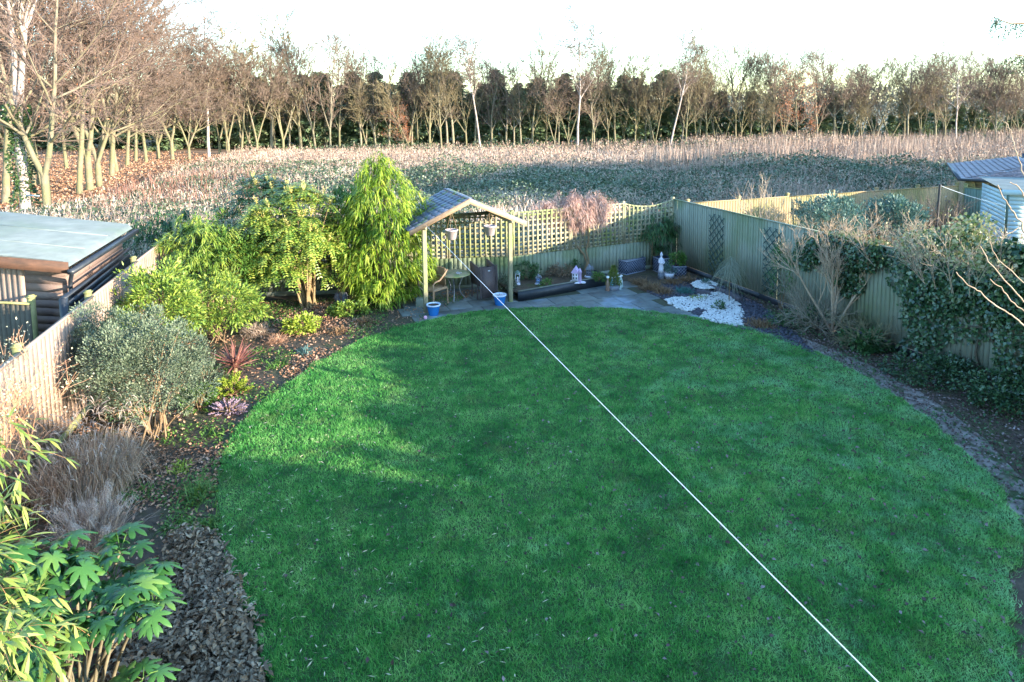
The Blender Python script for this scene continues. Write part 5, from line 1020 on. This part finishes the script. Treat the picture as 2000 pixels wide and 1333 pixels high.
# twiggy shrub, far left
TWP = surf('salmon_twig', (.40, .20, .11), (.60, .36, .22), 4, .7, 0)
tw = at(15, 985); twigshrub('twiggy_shrub', 'salmon twigged shrub with tiny dry leaves at the left edge', tw+np.array([-.1, 0, 0]), 1.9, .12, 16, TWP, 61, spread=.55, kid=7, rr=.009, leaf=(1500, .035, STRAWL, .06))
# foreground bamboo: arching canes with narrow lit leaves
BAM = leafmat('foreground_bamboo', [(.05, .11, .02), (.14, .22, .04), (.30, .35, .08), (.46, .46, .18)], .45, .4, 2)
CANE = surf('cane_brown', (.30, .15, .06), (.45, .27, .12), 5, .6, 0)
def bamboo_fg(label, base, targets):
    t = thing('bamboo_plant', label, 'bamboo', base); b = np.array(base); m = MB(); lf = MB()
    for T in targets:
        T = np.array(T)-b; u = np.linspace(0, 1, 14); mid = np.array([T[0]*.3, T[1]*.3, T[2]*1.05]); C = ((1-u)**2)[:, None]*0+(2*u*(1-u))[:, None]*mid+(u**2)[:, None]*T; m.tube(C, np.linspace(.007, .0025, 14), 5, False)
        for k in range(5, 14):
            for _ in range(2):
                d = nrm(rvec(1)[0]*[1, 1, .4]+(C[k]-C[k-1])*4); L = RG.uniform(.12, .3); u2 = np.linspace(0, 1, 5); B = C[k]+d*L*u2[:, None]; B[:, 2] -= .25*L*u2**2; m.tube(B, .0018, 3, False)
                n = int(RG.integers(3, 6)); j = RG.integers(1, 5, n); dd = nrm(rvec(n)*.7+d-U*.35); lf.strips(B[j], dd, uni(.12, .20, n), uni(.020, .032, n), uni(.1, .4, n), 4, base=.3)
    m.build('cane', CANE, t); lf.build('foliage', BAM, t)
bfb = at(-60, 1350)
bamboo_fg('sunlit narrow leaved bamboo arching in at the lower left corner', bfb, [at(x, y, z) for x, y, z in [(20, 1020, 1.5), (5, 1150, 1.6), (40, 1230, 1.5), (20, 1300, 1.6), (110, 1290, 1.4), (-10, 1080, 1.7), (60, 1260, 1.6), (130, 1215, 1.4), (0, 1330, 1.8)]])
bfb2 = at(-130, 1120); bamboo_fg('bamboo with yellow lit leaves leaning in from the left edge', bfb2, [at(x, y, z) for x, y, z in [(25, 830, 2.1), (45, 920, 2.0), (-5, 940, 2.2), (15, 985, 1.9), (60, 880, 1.9)]])
# fatsia-like shrub with big lobed leaves
FAT = leafmat('fatsia_leaf', [(.010, .040, .008), (.022, .085, .016), (.05, .14, .028), (.20, .27, .05)], .42, .12, 2, spec=.35)
FST = surf('fatsia_stem', (.10, .085, .05), (.22, .19, .12), 9, .8, .3)
def lobed(m, ms, O, D, size, petl):
    D = nrm(D); tip = O+D*petl; tip[2] += .02; ms.tube([O, (O+tip)/2+[0, 0, .02], tip], .004, 5, False)
    f = nrm(np.array([D[0], D[1], -.15])+RG.normal(0, .18, 3)); up = nrm(U+RG.normal(0, .3, 3)+D*.3); s = nrm(np.cross(f, up)); up = np.cross(s, f)
    V = [tip]; nl = 7; an = np.linspace(-2.35, 2.35, nl); F_ = []
    ring = []
    for a in an:
        d = f*math.cos(a)+s*math.sin(a); L = size*(1-.30*abs(a)/2.35)*RG.uniform(.9, 1.08); q = s*math.cos(a)-f*math.sin(a); wv = size*.15
        pts = []
        for u, wd in ((.42, .85), (.68, 1.), (.88, .6), (1., .02)):
            c = tip+d*L*u-U*(.38*L*u*u)+up*.01; pts += [c-q*wv*wd-up*wv*.25, c+up*0, c+q*wv*wd-up*wv*.25]
        b = len(V); V += pts; F_.append(b)
    tri = []; quad = []
    for b in F_:
        tri += [[0, b, b+1], [0, b+1, b+2]]
        for k in range(3): o = b+k*3; quad += [[o, o+3, o+4, o+1], [o+1, o+4, o+5, o+2]]
    for b, c in zip(F_[:-1], F_[1:]): tri.append([0, b+2, c])
    V = np.array(V); n0 = m.n; m.V.append(V); m.F3.append(np.array(tri)+n0); m.F4.append(np.array(quad)+n0); m.n += len(V)
fb = at(150, 1440); t = thing('fatsia_shrub', 'big leaved glossy green shrub on bare stems at the lower left', 'fatsia shrub', fb)
m = MB(); ms = MB(); mst = MB()
crowns = [(185, 1075, 1.25), (235, 1060, 1.3), (290, 1105, 1.2), (255, 1140, 1.25), (210, 1190, 1.25), (265, 1200, 1.25), (170, 1180, 1.2), (120, 1120, 1.3), (80, 1085, 1.35), (60, 1140, 1.3), (130, 1165, 1.2), (30, 1110, 1.4), (95, 1200, 1.15), (150, 1110, 1.2), (280, 1310, .95), (20, 1070, 1.5), (60, 1190, 1.4), (100, 1065, 1.4), (50, 1260, 1.3), (130, 1240, 1.2), (0, 1230, 1.4), (10, 1320, 1.3), (40, 1200, 1.2), (100, 1290, .9), (225, 1110, 1.15), (20, 1160, 1.25), (300, 1165, 1.1)]
for k, (x, y, z) in enumerate(crowns):
    T = at(x, y+18, z)-fb; b0 = np.array([RG.normal(0, .12), RG.normal(0, .12), 0]); u = np.linspace(0, 1, 8)[:, None]; C = b0*(1-u)+T*u; C[:, 2] += .12*np.sin(u[:, 0]*3.1); mst.tube(C, np.linspace(.017, .010, 8), 7)
    nl = 5 if k not in (14,) else 4
    for j in range(nl): a = j*2.4+RG.uniform(0, 1)+k; lobed(m, ms, T.copy(), np.array([math.cos(a), math.sin(a), RG.uniform(-.1, .7)]), RG.uniform(.13, .19), RG.uniform(.07, .20))
m.build('foliage', FAT, t); ms.build('leaf_stalk', LEAFM, t); mst.build('stem', FST, t, smooth=True)
# ================================================================ RIGHT SIDE
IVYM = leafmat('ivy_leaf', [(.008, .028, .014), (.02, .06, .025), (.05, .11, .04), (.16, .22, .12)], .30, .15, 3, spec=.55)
IVYLIT = leafmat('ivy_top_sunlit', [(.06, .11, .03), (.18, .22, .07), (.40, .38, .20), (.50, .38, .26)], .4, .3, 3)  # paler ramp paints sunlight into the ivy leaves above the fence top
def onf(px, py, off=0.): return hit(px, py, C0+NRF*off, NRF)
def ivy(name, label, ells, n, stems, base, mat=IVYM, topm=True, th=.30):
    b = onf(*base); b[2] = 0; t = thing(name, label, 'ivy', b); m = MB(); mt = MB(); w_ = np.array([e[2]*e[3]*(e[5] if len(e) > 5 else 1) for e in ells], float); ells = [e[:5] for e in ells]; i = RG.choice(len(ells), n, p=w_/w_.sum()); E_ = np.array(ells, float)[i]
    a = uni(0, 6.28, n); r = np.sqrt(uni(0, 1, n)); px = E_[:, 0]+np.cos(a)*r*E_[:, 2]; py = E_[:, 1]+np.sin(a)*r*E_[:, 3]
    D = np.stack([(px-PX)/F, -(py-PY)/F, -np.ones(n)], 1) @ RM.T; tt = ((C0-CP) @ NRF)/(D @ NRF); P = CP+D*tt[:, None]
    off = uni(.0, 1, n)*E_[:, 4]*np.sqrt(np.maximum(0, 1-r*r*.8)); back = RG.random(n) < np.clip((P[:, 2]-2.05)*4, 0, .5)
    P = P+NRF*(np.where(back, -off*1.2, off+.02))[:, None]; k = (P[:, 2] > .02); P = P[k]; n = len(P); Dr = nrm(rvec(n)*.7-U*.7+NRF*.25); Nn = NRF+rvec(n)*.55+U*.35
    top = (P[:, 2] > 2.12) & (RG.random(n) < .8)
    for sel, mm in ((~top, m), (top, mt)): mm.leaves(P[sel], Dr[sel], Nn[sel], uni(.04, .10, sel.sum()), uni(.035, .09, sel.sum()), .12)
    m.build('foliage', mat, t, True); mt.build('sunlit_top', IVYLIT, t, True) if mt.V else None
    ms = MB()
    for s in stems:
        P = np.array([onf(x, y, .05) for x, y in s]); ms.tube(P, np.linspace(.028, .012, len(P)), 6)
    if stems: ms.build('stem', surf('ivy_stem', (.05, .045, .03), (.12, .10, .07), 8, .9, .3), t, True)
    return t
ivy('ivy', 'heavy glossy ivy mass hanging over the right fence near the edge', [(1870, 505, 105, 55, .45), (1800, 485, 50, 38, .35), (1940, 545, 85, 50, .5), (1850, 565, 85, 50, .3, .8), (1825, 630, 50, 50, .15, .35), (1785, 590, 28, 55, .1, .3), (1960, 610, 50, 30, .25, .6), (1800, 690, 50, 40, .15, .4), (1855, 462, 50, 24, .4), (1990, 560, 60, 80, .5, .7), (1988, 700, 40, 100, .3, .5), (1900, 440, 30, 26, .4), (1850, 735, 70, 40, .2, .6), (1925, 785, 60, 35, .25, .6), (1790, 520, 60, 60, .15, .4), (1880, 610, 120, 60, .1, .35)], 11000, [[(1918, 770), (1916, 740), (1905, 690), (1915, 640), (1900, 600)], [(1918, 770), (1945, 740), (1990, 730)], [(1918, 765), (1890, 735), (1870, 710)], [(1930, 600), (1935, 660), (1950, 690), (1965, 700)], [(1905, 600), (1950, 640), (1990, 660)], [(1880, 640), (1930, 640), (1990, 635)]], (1918, 770))
ivy('ivy', 'smaller ivy lump hanging over the fence behind the bare shrub', [(1685, 492, 50, 28, .35), (1650, 515, 32, 48, .25), (1665, 555, 28, 25, .15), (1700, 500, 40, 30, .3), (1610, 480, 50, 30, .25), (1580, 500, 30, 28, .15), (1640, 470, 60, 20, .3)], 4200, [], (1650, 620))
# added unseen ivy along the fence, shaped to dapple sun on the lawn
t = thing('ivy', 'added unseen ivy hedge on the right fence dappling sun on the lawn', 'ivy', C0+WR*14); n = 16000; s_ = uni(9.6, 19.5, n); Q = np.column_stack([s_, s_*0, s_*0]); top = .0+.85*vnoise(Q, .8, 40)+.35*vnoise(Q, 2.6, 41); z = 1.7+uni(0, 1, n)*(.4+top); P = C0+WR*s_[:, None]+NRF*RG.normal(0, .16, n)[:, None]; P[:, 2] = z
MB().leaves(P, rvec(n)-U*.5, rvec(n)+NRF, uni(.08, .13, n), uni(.08, .13, n), .12).build('foliage', IVYM, t, True)
# light twigs springing out of the ivy top
twigshrub('climber_twigs', 'tangled pinkish twigs growing out of the ivy top', onf(1880, 560, .1)*[1, 1, 0]+[0, 0, 1.7], 1.1, .6, 34, PALESTEM, 71, 'climber', spread=1.3, kid=5, rr=.006, leaf=(500, .05, IVYLIT, .05))
twigshrub('climber_twigs', 'tangled woody twigs along the fence top between the two ivy masses', onf(1740, 520, .0)*[1, 1, 0]+[0, 0, 1.75], .9, .35, 18, PALESTEM, 72, 'climber', spread=1.2, kid=5, rr=.006)
# bare spreading shrub in front of the right fence
def skshrub(name, label, base, spec, d0, mat, seed, cat='shrub', L=1.4, r=.035):
    rd = random.Random(seed); out = []; tips = []
    for d, f in d0: grow(rd, out, tips, Vector((0, 0, 0)), Vector(d).normalized(), L*f, r, 0, spec)
    A = np.array([(*a, *b, c, d_) for a, b, c, d_, e_ in out]); t = thing(name, label, cat, base); MB().segs(A[:, :3], A[:, 3:6], A[:, 6], A[:, 7], 5).build('branch', mat, t); return t
bs = onf(1625, 650, .35); bs[2] = 0
S1 = [dict(n=6, kids=7, ang=32, lr=.75, wob=.05, up=.04, tap=.5, rr=.6, sh=.3, rmin=.008, **{'from': .35}), dict(n=6, kids=6, ang=30, lr=.55, wob=.09, up=.10, tap=.35, rr=.6, rmin=.006, **{'from': .2}), dict(n=4, kids=4, ang=28, lr=.55, wob=.1, up=.10, tap=.4, rmin=.0045, **{'from': .2}), dict(n=3, kids=0, ang=28, lr=.55, wob=.1, up=.06, tap=.4, **{'from': .2})]
skshrub('bare_shrub', 'vase shaped leafless shrub with pale upright stems before the right fence', bs, S1, [((-.05, 0, 1), 1), ((-.45, .25, 1), 1), ((.45, -.3, 1), 1), ((-.2, -.2, 1), .9), ((.15, .1, 1), 1.05)], PALESTEM, 81, L=1.75, r=.030)
S2 = [dict(n=6, kids=9, ang=40, lr=.7, wob=.08, up=-.01, tap=.4, rr=.6, sh=.3, rmin=.005, **{'from': .2}), dict(n=4, kids=7, ang=36, lr=.55, wob=.12, up=0, tap=.4, rmin=.0035, **{'from': .1}), dict(n=3, kids=0, ang=30, lr=.5, wob=.1, up=0, tap=.4, **{'from': .2})]
bs = onf(1600, 632, .45); bs[2] = 0
skshrub('bare_shrub', 'wide tangle of fine grey twigs at the foot of the right fence', bs, S2, [((math.cos(a)*.9, math.sin(a)*.6, RG.uniform(.4, 1)), RG.uniform(.7, 1.1)) for a in np.linspace(0, 6, 15)], surf('grey_twig', (.16, .14, .10), (.30, .27, .21), 5, .9, 0), 82, L=1.05, r=.014)
bs = onf(1690, 668, .4); bs[2] = 0
skshrub('bare_shrub', 'low arching brown twigs right of the grey twig tangle', bs, S2, [((math.cos(a), math.sin(a)*.6, RG.uniform(.3, .9)), RG.uniform(.6, 1)) for a in np.linspace(0, 6, 10)], surf('olive_twig', (.12, .11, .06), (.24, .22, .13), 5, .9, 0), 83, L=.85, r=.012)
bush('climbing_rose', 'bright green feathery climber on the right fence by the second lattice', 'climber', onf(1528, 560, .12)*[1, 1, 0], (0, 0, .85), (.30, .30, .85), 46, .13, 60, .05, .016, leafmat('fresh_green', [(.02, .09, .02), (.05, .18, .04), (.12, .28, .07)], .5, .3, 2), stems=8, srad=.006)
bush('low_shrub', 'dark green low foliage under the fine grey twigs', 'shrub', onf(1580, 640, .45)*[1, 1, 0], (0, 0, .14), (.9, .35, .2), 50, .12, 36, .06, .03, LEAFD, stems=0)
bush('low_shrub', 'dark leafy hellebore like clump under the right fence', 'shrub', onf(1690, 690, .45)*[1, 1, 0], (0, 0, .12), (.55, .3, .22), 34, .12, 30, .11, .05, LEAFD, stems=0)
bush('low_shrub', 'dark ivy and weeds at the fence foot below the ivy mass', 'shrub', onf(1840, 760, .45)*[1, 1, 0], (0, 0, .14), (1.1, .5, .22), 60, .14, 40, .06, .045, IVYM, stems=0)
bush('low_shrub', 'dark ivy ground mass at the right edge of the picture', 'shrub', onf(1985, 850, .35)*[1, 1, 0], (0, 0, .25), (.9, .5, .35), 60, .14, 44, .065, .05, IVYM, stems=0)
# weeping dead plant at the fence
q = at(1424, 590); t = thing('weeping_plant', 'drooping grey straw plant standing before the right fence lattice', 'plant', q); n = 260; P = np.column_stack([RG.normal(0, .07, (n, 2)), uni(.75, 1.15, n)]); MB().strips(P, rvec(n)*[1, 1, .3], uni(.35, .7, n), .007, uni(.6, 1.2, n), 5).build('foliage', leafmat('grey_straw', [(.14, .17, .12), (.30, .32, .24)], .8, .3), t); MB().segs([[0, 0, 0]], [[0, 0, 1.1]], .014, .008, 5).build('stem', STEM, t)
# rounded evergreens next door
FRG = leafmat('frosty_evergreen', [(.02, .06, .045), (.05, .12, .095), (.11, .20, .165), (.26, .33, .28)], .5, .15, 1.2, spec=.4)
for (x, y, Y, r, hh, lab) in ((1618, 445, 18.2, .95, 2.35, 'round frosty evergreen behind the fence and bare shrub'), (1745, 430, 19.5, .72, 1.9, 'round frosty evergreen with pink tinge before the tan fence')):
    g = atY(x, y, Y); z = g[2]; bush('round_evergreen', lab, 'shrub', (g[0], Y, 0), (0, 0, max(.6, z)), (r, r, r*.85), 130, .16, 46, .10, .035, FRG, 0, 12, group='round evergreens in the next garden', srad=.02, up=.25, bias=.8)
g = atY(1800, 440, 20.5); skshrub('bare_shrub', 'hazy mauve twiggy shrub against the tan fence by the black post', (g[0], 20.5, 0), S2, [((math.cos(a), math.sin(a), 1.3), 1) for a in np.linspace(0, 6, 12)], TWIG, 84, L=2.0, r=.012)
g = atY(1492, 470, 18.6); skshrub('bare_sapling', 'pale branched sapling top rising behind the right fence', (g[0], 18.6, 0), S1[:3], [((.0, 0, 1), 1), ((.3, 0, 1), .9), ((-.3, .1, 1), .9)], PALESTEM, 85, 'sapling', L=2.0, r=.03)
# climber on the trellis: pinkish dead mass with twisted trunk
p = at(1143, 530, .22); Yc = p[1]; t = thing('dead_climber', 'pinkish withered climber smothering the trellis right of the arbour', 'climber', p)
P, D, cen = clumpy((-.32, .0, 1.68), (1.15, .3, .56), 130, .13, 75); D = nrm(D+rvec(len(P))*.8-U*.5)
MB().strips(P, D, uni(.08, .22, len(P)), uni(.006, .014, len(P)), uni(.2, .9, len(P)), 3).build('foliage', leafmat('dead_climber', [(.30, .16, .12), (.52, .33, .27), (.70, .52, .44)], .8, .3, 3), t)
MB().tube([(-.02, 0, 0), (.05, -.03, .25), (-.04, .0, .5), (-.25, .02, .75), (-.35, .03, 1.2)], .028, 7).tube([(.02, -.02, 0), (.1, 0, .3), (.02, .02, .6), (.1, .02, .9), (.05, .02, 1.4)], .026, 7).build('stem', STEM, t, smooth=True)
# evergreen climber in the fence corner
cl, _, _ = clumpy((0, 0, 1.0), (.62, .35, .75), 60, .16, 6); q = C0+WR*.15+NRF*.55+np.array([-.1, 0, 0])
fans('corner_bamboo', 'dark narrow leaved evergreen filling the far fence corner', 'bamboo', (q[0], q[1], 0), cl, LEAFD, .16, .02, 8, 10, 2, .6)
# ---- branches reaching in at the right edge (shrub near the viewer, rooted out of view)
rb0 = atY(2170, 900, 7.2); rb0[2] = 0; t = thing('bare_cherry', 'leafless tree whose sunlit pale shoots reach in at the right edge', 'tree', rb0); m = MB()
def px3(L_, Y): return np.array([atY(x, y, Y+dy)-rb0 for x, y, dy in L_])
m.tube(np.vstack([[0, 0, -.05], px3([(2140, 760, 0)], 7.2), px3([(2090, 560, 0)], 7.2)]), [.07, .05, .035], 8)
for L_, r in (([(2110, 700, 0), (2000, 637, 0), (1975, 615, 0), (1945, 598, 0), (1915, 572, 0), (1890, 556, 0), (1868, 533, 0)], .010), ([(2100, 640, 0), (2000, 610, .1), (1975, 590, .1), (1955, 562, .1), (1930, 545, .1)], .009), ([(2110, 640, 0), (2000, 588, -.1), (1975, 560, -.1), (1930, 510, -.1), (1915, 480, -.1)], .009), ([(2100, 560, 0), (2000, 452, 0), (1992, 430, 0), (1975, 410, 0), (1960, 388, 0), (1948, 362, 0)], .009), ([(2080, 480, 0), (2000, 380, 0), (1985, 362, 0), (1972, 356, 0)], .008), ([(2080, 520, 0), (2000, 345, .2), (1985, 300, .2), (1975, 262, .2), (1962, 238, .2)], .007), ([(2100, 600, 0), (2000, 552, .1), (1950, 508, .1), (1930, 470, .1)], .007), ([(2000, 440, 0), (1970, 455, 0), (1955, 470, 0)], .005)):
    Q = px3(L_, 7.2); u = np.linspace(0, len(Q)-1, len(Q)*4-3); C = np.stack([np.interp(u, np.arange(len(Q)), Q[:, i]) for i in range(3)], 1)+RG.normal(0, .006, (len(u), 3)); m.tube(C, np.linspace(r*1.1, r*.55, len(C)), 6)
m.build('branch', PALESTEM, t)
# conifer sprays top right, from a tree out of view
cb = atY(2300, 900, 13.); cb[2] = 0; t = thing('larch_tree', 'conifer out of view whose drooping needled twigs hang in at the top right', 'conifer', cb); m = MB(); lf = MB()
m.tube([(0, 0, -.05), (.05, 0, 4), (.0, 0, 9.5)], [.2, .15, .05], 8)
for L_ in ([(2290, 150), (2150, 60), (2000, 46), (1975, 47), (1955, 40), (1940, 33)], [(2290, 190), (2150, 120), (2010, 112), (1990, 108), (1975, 104)], [(2290, 240), (2200, 210), (2120, 190)]):
    Q = np.array([atY(x, y, 13.)-cb for x, y in L_]); Q[0] = [0, 0, Q[0][2]]; m.tube(Q, np.linspace(.03, .006, len(Q)), 6)
    for _ in range(34):
        k = RG.uniform(1.5, len(Q)-1); i = int(min(k, len(Q)-2)); a = Q[i]+(Q[i+1]-Q[i])*(k-i); d = nrm(np.array([RG.normal(-.3, .4), RG.normal(0, .4), -1.])); L = RG.uniform(.15, .5); m.segs([a], [a+d*L], .004, .002, 3)
        n = 10; u = uni(.1, 1, n)[:, None]; lf.leaves(a+d*L*u, rvec(n), rvec(n), uni(.03, .07, n), .022, .2)
m.build('branch', STEM, t); lf.build('foliage', IVYD, t)
for o in list(SC.objects):                                   # labels that ended up empty on unused prototypes
    if 'label' in o and not o['label'] and o.parent is None:
        for c in list(o.children_recursive)+[o]: bpy.data.objects.remove(c)
